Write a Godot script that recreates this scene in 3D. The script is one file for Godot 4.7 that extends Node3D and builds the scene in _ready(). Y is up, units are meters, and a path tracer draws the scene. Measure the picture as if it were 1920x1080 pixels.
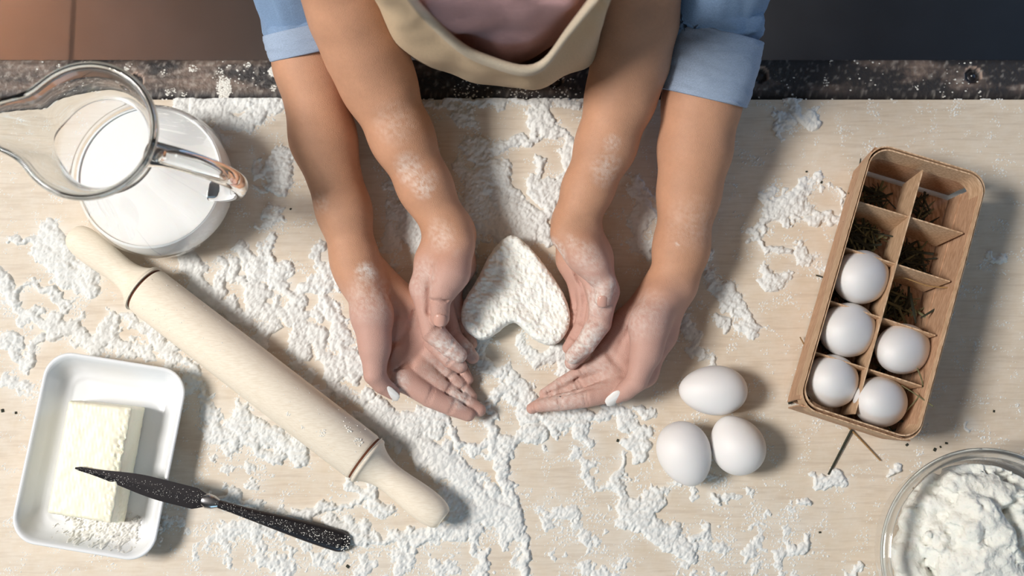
extends Node3D

const LENS := 2090.0          # focal length in pixels of a 1920 x 1080 frame
const EYE := 0.95             # height of the lens over the board
const TILT := 0.1379          # lean of the lens off the vertical (radians)

var cam_o := Vector3(0, EYE, EYE * tan(TILT))
var cam_f := Vector3(0, -cos(TILT), -sin(TILT))
var cam_u := Vector3(0, sin(TILT), -cos(TILT))
var taken := {}
var M := {}

# ---------------------------------------------------------------- helpers
func P(x: float, y: float, h: float) -> Vector3:      # a place h metres over the board that the photo shows at (x, y)
	var d := cam_f + Vector3((x - 960.0) / LENS, 0, 0) + cam_u * ((540.0 - y) / LENS)
	return cam_o + d * ((h - EYE) / d.y)

func R(p: Vector3, pixels: float) -> float:            # how long a length seen there is
	return pixels * (p - cam_o).dot(cam_f) / LENS

func numbered(called: String) -> String:
	taken[called] = taken.get(called, -1) + 1
	return called if taken[called] == 0 else "%s_%03d" % [called, taken[called]]

func tag(o: Node, label: String, category: String, group := "", kind := "") -> Node:
	o.set_meta("label", label)
	if category: o.set_meta("category", category)
	if group: o.set_meta("group", group)
	if kind: o.set_meta("kind", kind)
	return o

func thing(called: String, label: String, category: String, at := Vector3.ZERO, group := "") -> Node3D:
	var o := Node3D.new()
	o.name = numbered(called)
	add_child(o)
	o.position = at
	tag(o, label, category, group)
	return o

func part(called: String, mesh: Mesh, m: Material, parent: Node = null) -> MeshInstance3D:
	var o := MeshInstance3D.new()
	o.name = called if parent else numbered(called)
	o.mesh = mesh
	o.material_override = m
	(parent if parent else self).add_child(o, true)
	if parent is Node3D and parent.position != Vector3.ZERO and not parent.has_meta("own_axes"):
		var q: Node = parent
		var off := Vector3.ZERO
		while q is Node3D and q != self:
			off += q.position
			q = q.get_parent()
		o.position = -off                                  # meshes are built where they stand
	return o

func structure(called: String, mesh: Mesh, m: Material) -> MeshInstance3D:
	var o := part(called, mesh, m)
	o.set_meta("kind", "structure")
	return o

func mat(color: Color, rough := 0.8, metal := 0.0) -> StandardMaterial3D:
	var m := StandardMaterial3D.new()
	m.albedo_color = color
	m.roughness = rough
	m.metallic = metal
	return m

func noise(f: float, seed_: int, octaves := 3, kind := FastNoiseLite.TYPE_SIMPLEX_SMOOTH) -> FastNoiseLite:
	var n := FastNoiseLite.new()
	n.noise_type = kind
	n.frequency = f
	n.seed = seed_
	n.fractal_octaves = octaves
	n.fractal_type = FastNoiseLite.FRACTAL_FBM if octaves > 1 else FastNoiseLite.FRACTAL_NONE
	return n

func noise_tex(f: float, seed_: int, octaves: int, colors: Array, stops: Array, size := 512, kind := FastNoiseLite.TYPE_SIMPLEX_SMOOTH) -> NoiseTexture2D:
	var t := NoiseTexture2D.new()
	t.width = size
	t.height = size
	t.seamless = true
	t.noise = noise(f, seed_, octaves, kind)
	var g := Gradient.new()
	g.offsets = PackedFloat32Array(stops)
	g.colors = PackedColorArray(colors)
	t.color_ramp = g
	return t

func grey(v: float) -> Color:
	return Color(v, v, v)

func relief(m: StandardMaterial3D, tex: Texture2D, cm: float) -> void:
	m.heightmap_enabled = true
	m.heightmap_texture = tex
	m.heightmap_scale = cm

func triplanar(m: StandardMaterial3D, scale_: Vector3, world := true) -> void:
	m.uv1_triplanar = true
	m.uv1_world_triplanar = world
	m.uv1_scale = scale_

# rows of points joined into a skin; the rows may close on themselves
func skin(st: SurfaceTool, rows: Array, wrap_u := true, wrap_v := false, flip := false, group := 0) -> void:
	var nr := rows.size()
	var nc: int = rows[0].size()
	st.set_smooth_group(group)
	for i in (nr if wrap_v else nr - 1):
		var a: PackedVector3Array = rows[i]
		var b: PackedVector3Array = rows[(i + 1) % nr]
		for j in (nc if wrap_u else nc - 1):
			var k := (j + 1) % nc
			var q := [a[j], b[j], b[k], a[k]]
			if flip: q = [a[j], a[k], b[k], b[j]]
			for t in [[0, 1, 2], [0, 2, 3]]:
				if q[t[0]] != q[t[1]] and q[t[1]] != q[t[2]] and q[t[0]] != q[t[2]]:
					for v in t: st.add_vertex(q[v])

func new_st() -> SurfaceTool:
	var st := SurfaceTool.new()
	st.begin(Mesh.PRIMITIVE_TRIANGLES)
	return st

func done(st: SurfaceTool) -> ArrayMesh:
	st.generate_normals()
	return st.commit()

func cap(st: SurfaceTool, ring: PackedVector3Array, flip := false, group := 0) -> void:
	var c := Vector3.ZERO
	for p in ring: c += p / ring.size()
	st.set_smooth_group(group)
	for j in ring.size():
		var k := (j + 1) % ring.size()
		for v in ([c, ring[k], ring[j]] if flip else [c, ring[j], ring[k]]): st.add_vertex(v)

func frame_of(axis: Vector3) -> Array:
	var w := axis.normalized()
	var u := w.cross(Vector3.UP if absf(w.y) < 0.95 else Vector3.RIGHT).normalized()
	return [u, w.cross(u).normalized(), w]

# a lathed solid about an axis: profile of Vector2(radius, along)
func lathe(base: Vector3, axis: Vector3, profile: Array, sides := 64) -> ArrayMesh:
	var st := new_st()
	lathe_into(st, base, axis, profile, sides)
	return done(st)

func lathe_into(st: SurfaceTool, base: Vector3, axis: Vector3, profile: Array, sides := 64) -> void:
	var f := frame_of(axis)
	var rows := []
	for p in profile:
		var row := PackedVector3Array()
		for s in sides:
			var a := TAU * s / sides
			row.append(base + f[2] * p.y + (f[0] * cos(a) + f[1] * sin(a)) * p.x)
		rows.append(row)
	skin(st, rows, true, false, false)

func smooth_profile(pts: Array, steps := 5) -> Array:        # Catmull-Rom through (radius, along)
	var out := []
	for i in pts.size() - 1:
		var p0: Vector2 = pts[maxi(i - 1, 0)]
		var p1: Vector2 = pts[i]
		var p2: Vector2 = pts[i + 1]
		var p3: Vector2 = pts[mini(i + 2, pts.size() - 1)]
		for s in steps:
			out.append(p1.cubic_interpolate(p2, p0, p3, float(s) / steps))
	out.append(pts[-1])
	return out

func curve3(pts: Array, steps := 6) -> Array:
	var out := []
	for i in pts.size() - 1:
		var p0: Vector3 = pts[maxi(i - 1, 0)]
		var p1: Vector3 = pts[i]
		var p2: Vector3 = pts[i + 1]
		var p3: Vector3 = pts[mini(i + 2, pts.size() - 1)]
		for s in steps:
			out.append(p1.cubic_interpolate(p2, p0, p3, float(s) / steps))
	out.append(pts[-1])
	return out

# a tube of elliptical section along points; radii as Vector2(across, upright)
func tube_into(st: SurfaceTool, pts: Array, radii: Array, sides := 12, up := Vector3.UP) -> void:
	var rows := []
	for i in pts.size():
		var w: Vector3 = (pts[mini(i + 1, pts.size() - 1)] - pts[maxi(i - 1, 0)]).normalized()
		var u := w.cross(up).normalized()
		var v := u.cross(w).normalized()
		var r: Vector2 = radii[mini(i, radii.size() - 1)]
		var row := PackedVector3Array()
		for s in sides:
			var a := TAU * s / sides
			row.append(pts[i] + u * cos(a) * r.x + v * sin(a) * r.y)
		rows.append(row)
	skin(st, rows, true, false, true)
	cap(st, rows[0], false, 1)
	cap(st, rows[-1], true, 2)

# a flat piece with thickness between four corners
func slab_into(st: SurfaceTool, a: Vector3, b: Vector3, c: Vector3, d: Vector3, thick: float) -> void:
	var n := (b - a).cross(d - a).normalized() * thick * 0.5
	var top := [a + n, b + n, c + n, d + n]
	var low := [a - n, b - n, c - n, d - n]
	st.set_smooth_group(-1)
	for q in [[top[0], top[3], top[2], top[1]], [low[0], low[1], low[2], low[3]], [top[0], top[1], low[1], low[0]], [top[1], top[2], low[2], low[1]], [top[2], top[3], low[3], low[2]], [top[3], top[0], low[0], low[3]]]:
		for v in [0, 1, 2, 0, 2, 3]: st.add_vertex(q[v])

func box(lo: Vector3, hi: Vector3, bevel := 0.0) -> ArrayMesh:
	var st := new_st()
	box_into(st, lo, hi, bevel)
	return done(st)

func box_into(st: SurfaceTool, lo: Vector3, hi: Vector3, bevel := 0.0) -> void:
	var rows := []
	for e in ([[lo.y, bevel], [lo.y + bevel, 0.0], [hi.y - bevel, 0.0], [hi.y, bevel]] if bevel > 0.0 else [[lo.y, 0.0], [hi.y, 0.0]]):
		var i: float = e[1]
		rows.append(PackedVector3Array([Vector3(lo.x + i, e[0], lo.z + i), Vector3(hi.x - i, e[0], lo.z + i), Vector3(hi.x - i, e[0], hi.z - i), Vector3(lo.x + i, e[0], hi.z - i)]))
	skin(st, rows, true, false, true, -1)
	cap(st, rows[0], true, -1)
	cap(st, rows[-1], false, -1)

# ---------------------------------------------------------------- smooth bodies: a distance field meshed as surface nets
class Field:
	var o: Vector3
	var c: float
	var nx: int
	var ny: int
	var nz: int
	var d: PackedFloat32Array
	func _init(lo: Vector3, hi: Vector3, cell: float) -> void:
		o = lo
		c = cell
		nx = int((hi.x - lo.x) / cell) + 2
		ny = int((hi.y - lo.y) / cell) + 2
		nz = int((hi.z - lo.z) / cell) + 2
		d.resize(nx * ny * nz)
		d.fill(1.0)
	func cone(a: Vector3, b: Vector3, ra: float, rb: float, k: float, dig := false) -> void:
		var reach := maxf(k * 0.7, 0.0) + 2.5 * c
		var lo := (a - Vector3.ONE * ra).min(b - Vector3.ONE * rb) - Vector3.ONE * reach - o
		var hi := (a + Vector3.ONE * ra).max(b + Vector3.ONE * rb) + Vector3.ONE * reach - o
		var x0 := maxi(0, int(lo.x / c))
		var x1 := mini(nx, int(hi.x / c) + 2)
		var y0 := maxi(0, int(lo.y / c))
		var y1 := mini(ny, int(hi.y / c) + 2)
		var z0 := maxi(0, int(lo.z / c))
		var z1 := mini(nz, int(hi.z / c) + 2)
		var ex := b.x - a.x
		var ey := b.y - a.y
		var ez := b.z - a.z
		var inv := 1.0 / maxf(ex * ex + ey * ey + ez * ez, 1e-12)
		var dr := rb - ra
		var ik := 1.0 / maxf(k, 1e-6)
		for z in range(z0, z1):
			var pz := o.z + z * c - a.z
			for y in range(y0, y1):
				var py := o.y + y * c - a.y
				var part_ := py * ey + pz * ez
				var i := (z * ny + y) * nx + x0
				for x in range(x0, x1):
					var px := o.x + x * c - a.x
					var t := clampf((px * ex + part_) * inv, 0.0, 1.0)
					var qx := px - ex * t
					var qy := py - ey * t
					var qz := pz - ez * t
					var v := sqrt(qx * qx + qy * qy + qz * qz) - ra - dr * t
					var old := d[i]
					if dig:
						v = -v
						if v > old - k:
							var h := maxf(k - absf(v - old), 0.0)
							d[i] = maxf(v, old) + h * h * 0.25 * ik
					elif v < old + k:
						var h := maxf(k - absf(v - old), 0.0)
						d[i] = minf(v, old) - h * h * 0.25 * ik
					i += 1
	func join(f: Field, k: float) -> void:
		for i in d.size():
			var v := f.d[i]
			if v < 0.03:
				var old := d[i]
				var h := maxf(k - absf(v - old), 0.0)
				d[i] = minf(v, old) - h * h * 0.25 / k
	# squeeze by any function of place
	func each(f: Callable) -> void:
		var i := 0
		for z in nz:
			for y in ny:
				for x in nx:
					d[i] = f.call(Vector3(o.x + x * c, o.y + y * c, o.z + z * c), d[i])
					i += 1
	# adds its surface to packed arrays
	func net(pos: PackedVector3Array, nor: PackedVector3Array, idx: PackedInt32Array) -> void:
		var at := PackedInt32Array()
		at.resize(d.size())
		at.fill(-1)
		var sx := 1
		var sy := nx
		var sz := nx * ny
		var far := 3.2 * c
		var cells := PackedInt32Array()
		for z in nz - 1:
			for y in ny - 1:
				var i := (z * ny + y) * nx
				for x in nx - 1:
					var d0 := d[i]
					if d0 < far and d0 > -far:
						var d1 := d[i + sx]
						var d2 := d[i + sy]
						var d3 := d[i + sx + sy]
						var d4 := d[i + sz]
						var d5 := d[i + sx + sz]
						var d6 := d[i + sy + sz]
						var d7 := d[i + sx + sy + sz]
						var neg := int(d0 < 0) + int(d1 < 0) + int(d2 < 0) + int(d3 < 0) + int(d4 < 0) + int(d5 < 0) + int(d6 < 0) + int(d7 < 0)
						if neg != 0 and neg != 8:
							var s := Vector3.ZERO
							var n := 0
							if (d0 < 0) != (d1 < 0): s += Vector3(d0 / (d0 - d1), 0, 0); n += 1
							if (d2 < 0) != (d3 < 0): s += Vector3(d2 / (d2 - d3), 1, 0); n += 1
							if (d4 < 0) != (d5 < 0): s += Vector3(d4 / (d4 - d5), 0, 1); n += 1
							if (d6 < 0) != (d7 < 0): s += Vector3(d6 / (d6 - d7), 1, 1); n += 1
							if (d0 < 0) != (d2 < 0): s += Vector3(0, d0 / (d0 - d2), 0); n += 1
							if (d1 < 0) != (d3 < 0): s += Vector3(1, d1 / (d1 - d3), 0); n += 1
							if (d4 < 0) != (d6 < 0): s += Vector3(0, d4 / (d4 - d6), 1); n += 1
							if (d5 < 0) != (d7 < 0): s += Vector3(1, d5 / (d5 - d7), 1); n += 1
							if (d0 < 0) != (d4 < 0): s += Vector3(0, 0, d0 / (d0 - d4)); n += 1
							if (d1 < 0) != (d5 < 0): s += Vector3(1, 0, d1 / (d1 - d5)); n += 1
							if (d2 < 0) != (d6 < 0): s += Vector3(0, 1, d2 / (d2 - d6)); n += 1
							if (d3 < 0) != (d7 < 0): s += Vector3(1, 1, d3 / (d3 - d7)); n += 1
							at[i] = pos.size()
							cells.append(i)
							pos.append(o + (Vector3(x, y, z) + s / n) * c)
							nor.append(Vector3(d1 - d0 + d3 - d2 + d5 - d4 + d7 - d6, d2 - d0 + d3 - d1 + d6 - d4 + d7 - d5, d4 - d0 + d5 - d1 + d6 - d2 + d7 - d3).normalized())
					i += 1
		for i in cells:
			var d0 := d[i]
			if (d0 < 0) != (d[i + sx] < 0): quad(at, idx, i, i - sy, i - sy - sz, i - sz, d0 < 0)
			if (d0 < 0) != (d[i + sy] < 0): quad(at, idx, i, i - sz, i - sz - sx, i - sx, d0 < 0)
			if (d0 < 0) != (d[i + sz] < 0): quad(at, idx, i, i - sx, i - sx - sy, i - sy, d0 < 0)
	func quad(at: PackedInt32Array, idx: PackedInt32Array, i: int, j: int, k: int, l: int, inside: bool) -> void:
		if mini(j, mini(k, l)) < 0: return
		var a := at[i]
		var b := at[j]
		var e := at[k]
		var f := at[l]
		if mini(mini(a, b), mini(e, f)) < 0: return
		if inside: idx.append_array(PackedInt32Array([a, e, b, a, f, e]))
		else: idx.append_array(PackedInt32Array([a, b, e, a, e, f]))

func mesh_of(fields: Array, colors: Variant = null) -> ArrayMesh:
	var pos := PackedVector3Array()
	var nor := PackedVector3Array()
	var idx := PackedInt32Array()
	for f in fields: f.net(pos, nor, idx)
	var a := []
	a.resize(Mesh.ARRAY_MAX)
	a[Mesh.ARRAY_VERTEX] = pos
	a[Mesh.ARRAY_NORMAL] = nor
	a[Mesh.ARRAY_INDEX] = idx
	if colors != null:
		var col := PackedColorArray()
		col.resize(pos.size())
		for i in pos.size(): col[i] = colors.call(pos[i], nor[i])
		a[Mesh.ARRAY_COLOR] = col
	var m := ArrayMesh.new()
	m.add_surface_from_arrays(Mesh.PRIMITIVE_TRIANGLES, a)
	return m

func chain(f: Field, js: Array, k: float) -> void:             # joints [x px, y px, height cm, radius px]
	for i in js.size() - 1:
		var a := P(js[i][0], js[i][1], js[i][2] * 0.01)
		var b := P(js[i + 1][0], js[i + 1][1], js[i + 1][2] * 0.01)
		f.cone(a, b, R(a, js[i][3]), R(b, js[i + 1][3]), k)

func dig(f: Field, js: Array, k := 0.002) -> void:
	for i in js.size() - 1:
		var a := P(js[i][0], js[i][1], js[i][2] * 0.01)
		var b := P(js[i + 1][0], js[i + 1][1], js[i + 1][2] * 0.01)
		f.cone(a, b, R(a, js[i][3]), R(b, js[i + 1][3]), k, true)

# ================================================================ the scene
func _ready() -> void:
	# --- camera
	var cam := Camera3D.new()
	cam.name = "camera"
	cam.fov = rad_to_deg(2.0 * atan(540.0 / LENS))
	cam.near = 0.02
	cam.far = 30.0
	var lens := CameraAttributesPhysical.new()
	lens.frustum_focal_length = 12.0 * LENS / 540.0
	lens.frustum_focus_distance = 0.915
	lens.exposure_aperture = 4.5
	cam.attributes = lens
	add_child(cam)
	cam.transform = Transform3D(Basis(Vector3.RIGHT, cam_u, -cam_f), cam_o)
	# --- sky, exposure
	var env := Environment.new()
	var sky := Sky.new()
	var sm := ProceduralSkyMaterial.new()
	sm.sky_top_color = Color(0.62, 0.74, 0.92)
	sm.sky_horizon_color = Color(0.86, 0.90, 0.95)
	sm.ground_horizon_color = Color(0.55, 0.55, 0.53)
	sm.ground_bottom_color = Color(0.35, 0.34, 0.32)
	sky.sky_material = sm
	env.background_mode = Environment.BG_SKY
	env.sky = sky
	env.tonemap_mode = Environment.TONE_MAPPER_LINEAR
	env.tonemap_exposure = 1.0
	env.sdfgi_enabled = true
	env.ssao_enabled = true
	env.ssil_enabled = true
	var we := WorldEnvironment.new()
	we.name = "surroundings"
	we.environment = env
	add_child(we)
	# --- daylight: a large window on the left, a smaller one behind the photographer
	area("window_daylight", Vector3(-2.04, 2.46, 0.08), Vector3(0.0, 0.0, 0.0), Vector2(0.85, 0.75), Color(1.0, 0.985, 0.965), 11.6)
	area("front_daylight", Vector3(0.35, 1.25, 2.44), Vector3(0.1, 0.0, 0.0), Vector2(1.5, 0.8), Color(0.70, 0.90, 1.0), 0.9)
	area("added_side_fill", Vector3(2.34, 0.9, -1.2), Vector3(0.6, -0.8, -0.7), Vector2(0.9, 1.1), Color(0.62, 0.80, 1.0), 1.0)  # added fill, to lift and cool the floor on the right
	materials()
	room()
	added_floor_lamp()
	table_and_board()
	flour_all()
	women()
	girl()
	dough_heart()
	jug()
	pin()
	butter()
	loose_eggs()
	crate()
	bowl()
	bits()

func area(called: String, at: Vector3, towards: Vector3, size: Vector2, color: Color, energy: float) -> void:
	var l := AreaLight3D.new()
	l.name = called
	l.area_size = size
	l.light_color = color
	l.light_energy = energy
	l.area_range = 12.0
	l.area_attenuation = 2.0
	l.shadow_enabled = true
	add_child(l)
	l.look_at_from_position(at, towards, Vector3.UP)

func materials() -> void:
	var fine := noise_tex(0.05, 4, 4, [grey(0.3), grey(0.7)], [0.0, 1.0], 512)
	# flour
	var m := mat(Color.WHITE, 0.95)
	m.vertex_color_use_as_albedo = true
	m.metallic_specular = 0.2
	triplanar(m, Vector3.ONE * 40.0)
	relief(m, noise_tex(0.045, 9, 5, [grey(0.0), grey(1.0)], [0.1, 0.9], 1024), 0.025)
	M.flour = m
	m = m.duplicate()
	m.vertex_color_use_as_albedo = false
	m.albedo_color = Color(0.93, 0.92, 0.89)
	M.crumb = m
	# pale board
	m = mat(Color.WHITE, 0.55)
	m.vertex_color_use_as_albedo = true
	m.metallic_specular = 0.3
	m.albedo_texture = noise_tex(0.012, 21, 5, [Color(0.95, 0.94, 0.93), Color.WHITE, Color(0.97, 0.965, 0.955)], [0.2, 0.5, 0.85], 1024)
	triplanar(m, Vector3(1.2, 14, 14))
	M.board = m
	# beech of the rolling pin
	m = mat(Color(0.93, 0.885, 0.815), 0.6)
	m.metallic_specular = 0.3
	m.albedo_texture = noise_tex(0.02, 31, 5, [Color(0.955, 0.94, 0.92), Color.WHITE], [0.25, 0.65], 512)
	triplanar(m, Vector3(9, 90, 90), false)
	M.beech = m
	M.groove = mat(Color(0.36, 0.19, 0.10), 0.8)
	# dark wood
	m = mat(Color(0.15, 0.125, 0.115), 0.6)
	m.vertex_color_use_as_albedo = true
	m.albedo_color = Color.WHITE
	triplanar(m, Vector3.ONE * 14.0)
	relief(m, noise_tex(0.03, 41, 5, [grey(0), grey(1)], [0.2, 0.8], 512), 0.03)
	M.strip = m
	M.dark_wood = mat(Color(0.10, 0.085, 0.08), 0.65)
	# floor and walls
	m = mat(Color(0.205, 0.21, 0.22), 0.55)
	m.albedo_texture = noise_tex(0.01, 51, 4, [Color(0.8, 0.78, 0.76), Color.WHITE], [0.2, 0.8], 512)
	triplanar(m, Vector3(0.6, 0.6, 0.6))
	M.floor = m
	M.wall = mat(Color(0.42, 0.43, 0.44), 0.9)
	M.ceiling = mat(Color(0.80, 0.80, 0.79), 0.9)
	M.frame = mat(Color(0.80, 0.79, 0.77), 0.5)
	# skin
	m = mat(Color.WHITE, 0.5)
	m.vertex_color_use_as_albedo = true
	m.metallic_specular = 0.4
	m.subsurf_scatter_enabled = true
	m.subsurf_scatter_strength = 0.03
	triplanar(m, Vector3.ONE * 45.0)
	relief(m, noise_tex(0.06, 61, 3, [grey(0), grey(1)], [0.2, 0.8], 512, FastNoiseLite.TYPE_CELLULAR), 0.02)
	M.skin = m
	M.polish = mat(Color(0.93, 0.91, 0.89), 0.18)
	M.nail = mat(Color(0.80, 0.62, 0.56), 0.32)
	M.hair = mat(Color(0.16, 0.10, 0.07), 0.6)
	# cloth
	m = mat(Color(0.56, 0.67, 0.81), 0.9)
	m.rim_enabled = true
	m.rim = 0.3
	m.albedo_texture = noise_tex(0.10, 71, 3, [grey(0.80), grey(1.0)], [0.25, 0.75], 512)
	triplanar(m, Vector3(60, 16, 16))
	relief(m, noise_tex(0.2, 72, 1, [grey(0), grey(1)], [0.2, 0.8], 512), 0.02)
	M.denim = m
	m = m.duplicate()
	m.albedo_color = Color(0.70, 0.77, 0.87)
	M.cuff = m
	m = m.duplicate()
	m.albedo_color = Color(0.88, 0.77, 0.62)
	M.linen = m
	m = m.duplicate()
	m.albedo_color = Color(0.91, 0.84, 0.74)
	M.hem = m
	m = m.duplicate()
	m.albedo_color = Color(0.91, 0.72, 0.72)
	M.pink = m
	m = m.duplicate()
	m.albedo_color = Color(0.13, 0.14, 0.17)
	M.dark_cloth = m
	# ceramics, eggs, butter
	m = mat(Color(0.90, 0.905, 0.91), 0.16)
	M.ceramic = m
	m = mat(Color(0.92, 0.905, 0.895), 0.42)
	m.subsurf_scatter_enabled = true
	m.subsurf_scatter_strength = 0.05
	triplanar(m, Vector3.ONE * 30.0, false)
	relief(m, fine, 0.012)
	M.egg = m
	m = mat(Color(0.95, 0.925, 0.83), 0.45)
	m.subsurf_scatter_enabled = true
	m.subsurf_scatter_strength = 0.1
	M.butter = m
	m = mat(Color(0.97, 0.97, 0.96), 0.25)
	m.subsurf_scatter_enabled = true
	m.subsurf_scatter_strength = 0.1
	M.milk = m
	m = mat(Color(0.96, 0.955, 0.925), 0.8)
	m.subsurf_scatter_enabled = true
	m.subsurf_scatter_strength = 0.06
	triplanar(m, Vector3.ONE * 30.0)
	relief(m, noise_tex(0.02, 81, 5, [grey(0), grey(1)], [0.2, 0.8], 512), 0.03)
	M.dough = m
	m = m.duplicate()
	m.albedo_color = Color(0.90, 0.895, 0.86)
	M.wet_dough = m
	# veneer of the crate
	m = mat(Color(0.79, 0.645, 0.53), 0.6)
	m.metallic_specular = 0.3
	m.albedo_texture = noise_tex(0.02, 91, 4, [Color(0.80, 0.76, 0.72), Color.WHITE], [0.2, 0.7], 512)
	triplanar(m, Vector3(30, 60, 8))
	M.veneer = m
	m = m.duplicate()
	m.albedo_color = Color(0.84, 0.715, 0.59)
	M.pale_veneer = m
	M.hay = mat(Color(0.40, 0.39, 0.27), 0.8)
	M.dark_hay = mat(Color(0.17, 0.18, 0.13), 0.8)
	M.straw = mat(Color(0.58, 0.45, 0.28), 0.8)
	# metal
	m = mat(Color(0.30, 0.29, 0.30), 0.32, 0.9)
	M.knife = m
	M.bright = mat(Color(0.75, 0.75, 0.76), 0.2, 1.0)
	# glass
	m = mat(Color(0.97, 0.98, 0.98, 0.0), 0.0)
	m.transparency = BaseMaterial3D.TRANSPARENCY_ALPHA
	m.refraction_enabled = true
	m.refraction_scale = 0.05
	M.glass = m
	m = mat(Color(0.97, 0.98, 0.98, 0.03), 0.0)
	m.transparency = BaseMaterial3D.TRANSPARENCY_ALPHA
	M.pane = m

# ---------------------------------------------------------------- room, table, board
func room() -> void:
	var lo := Vector3(-2.09, -0.80, -2.3)
	var hi := Vector3(2.4, 3.05, 2.5)
	var fl := part("floor", box(Vector3(lo.x - 0.15, lo.y - 0.1, lo.z - 0.15), Vector3(hi.x + 0.15, lo.y - 0.012, hi.z + 0.15)), M.groove)
	fl.set_meta("kind", "structure")
	# wide floor boards, a dark joint between each two
	var x := -2.36
	while x < hi.x:
		var w := minf(0.82, hi.x - x)
		part("floor_board", box(Vector3(maxf(x, lo.x) + 0.001, lo.y - 0.012, lo.z), Vector3(x + w - 0.001, lo.y, hi.z), 0.0015), M.floor, fl)
		x += 0.82
	structure("ceiling", box(Vector3(lo.x - 0.15, hi.y, lo.z - 0.15), Vector3(hi.x + 0.15, hi.y + 0.1, hi.z + 0.15)), M.ceiling)
	structure("wall_back", box(Vector3(lo.x - 0.15, lo.y, lo.z - 0.15), Vector3(hi.x + 0.15, hi.y, lo.z)), M.wall)
	var sr := new_st()
	box_into(sr, Vector3(hi.x, lo.y, lo.z), Vector3(hi.x + 0.15, 0.3, hi.z))  # this wall is opened for the added fill window
	box_into(sr, Vector3(hi.x, 1.5, lo.z), Vector3(hi.x + 0.15, hi.y, hi.z))
	box_into(sr, Vector3(hi.x, 0.3, lo.z), Vector3(hi.x + 0.15, 1.5, -1.7))
	box_into(sr, Vector3(hi.x, 0.3, -0.7), Vector3(hi.x + 0.15, 1.5, hi.z))
	structure("wall_right", done(sr), M.wall)
	sr = new_st()
	for b in [[-1.70, 0.3, -1.66, 1.5], [-0.74, 0.3, -0.70, 1.5], [-1.66, 0.3, -0.74, 0.34], [-1.66, 1.46, -0.74, 1.5]]:
		box_into(sr, Vector3(hi.x + 0.05, b[1], b[0]), Vector3(hi.x + 0.1, b[3], b[2]))
	structure("added_window_3", done(sr), M.frame)  # frame of the unseen window added for the side fill
	# the left and the front wall have a window each
	var st := new_st()
	box_into(st, Vector3(lo.x - 0.15, lo.y, lo.z), Vector3(lo.x, 1.95, hi.z))
	box_into(st, Vector3(lo.x - 0.15, 2.95, lo.z), Vector3(lo.x, hi.y, hi.z))
	box_into(st, Vector3(lo.x - 0.15, 1.95, lo.z), Vector3(lo.x, 2.95, -0.45))
	box_into(st, Vector3(lo.x - 0.15, 1.95, 0.60), Vector3(lo.x, 2.95, hi.z))
	structure("wall_left", done(st), M.wall)
	st = new_st()
	box_into(st, Vector3(lo.x - 0.15, lo.y, hi.z), Vector3(hi.x + 0.15, 0.8, hi.z + 0.15))
	box_into(st, Vector3(lo.x - 0.15, 1.65, hi.z), Vector3(hi.x + 0.15, hi.y, hi.z + 0.15))
	box_into(st, Vector3(lo.x - 0.15, 0.8, hi.z), Vector3(-0.45, 1.65, hi.z + 0.15))
	box_into(st, Vector3(1.15, 0.8, hi.z), Vector3(hi.x + 0.15, 1.65, hi.z + 0.15))
	structure("wall_front", done(st), M.wall)
	# window frames
	st = new_st()
	for b in [[-0.45, 1.95, -0.41, 2.95], [0.56, 1.95, 0.60, 2.95], [-0.41, 1.95, 0.56, 1.99], [-0.41, 2.91, 0.56, 2.95]]:
		box_into(st, Vector3(lo.x - 0.1, b[1], b[0]), Vector3(lo.x - 0.05, b[3], b[2]))
	structure("window_1", done(st), M.frame)
	st = new_st()
	for b in [[-0.45, 0.8, -0.41, 1.65], [1.11, 0.8, 1.15, 1.65], [-0.41, 0.8, 1.11, 0.84], [-0.41, 1.61, 1.11, 1.65]]:
		box_into(st, Vector3(b[0], b[1], hi.z + 0.05), Vector3(b[2], b[3], hi.z + 0.1))
	structure("window_2", done(st), M.frame)

func added_floor_lamp() -> void:  # added, unseen lamp: its warm glow imitates a light haze on the floor
	var c := Vector3(-1.20, -0.8, -0.80)
	var o := thing("added_floor_lamp", "low warm lamp added unseen left of the table to tint the floor", "lamp", c)
	part("base", lathe(c, Vector3.UP, [Vector2(0, 0), Vector2(0.11, 0), Vector2(0.11, 0.012), Vector2(0.10, 0.018), Vector2(0, 0.018)], 40), M.dark_wood, o)
	part("pole", lathe(c + Vector3(0, 0.018, 0), Vector3.UP, [Vector2(0, 0), Vector2(0.009, 0), Vector2(0.009, 0.45), Vector2(0, 0.45)], 20), M.dark_wood, o)
	part("shade", lathe(c + Vector3(0, 0.48, 0), Vector3.UP, [Vector2(0.17, 0), Vector2(0.10, 0.17), Vector2(0.098, 0.17), Vector2(0.168, 0)], 48), M.linen, o)
	var glow := mat(Color(1, 0.85, 0.65), 0.5)
	glow.emission_enabled = true
	glow.emission = Color(1.0, 0.62, 0.36)
	glow.emission_energy_multiplier = 3.0
	part("bulb", lathe(c + Vector3(0, 0.46, 0), Vector3.UP, smooth_profile([Vector2(0, 0), Vector2(0.026, 0.012), Vector2(0.031, 0.035), Vector2(0.020, 0.062), Vector2(0, 0.072)], 4), 24), glow, o)
	var l := OmniLight3D.new()
	l.name = "added_lamp_light"
	l.light_color = Color(1.0, 0.70, 0.50)
	l.light_energy = 0.95
	l.light_size = 0.03
	l.omni_range = 8.0
	l.omni_attenuation = 2.0
	l.shadow_enabled = true
	o.add_child(l)
	l.position = Vector3(0, 0.495, 0)

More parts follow.
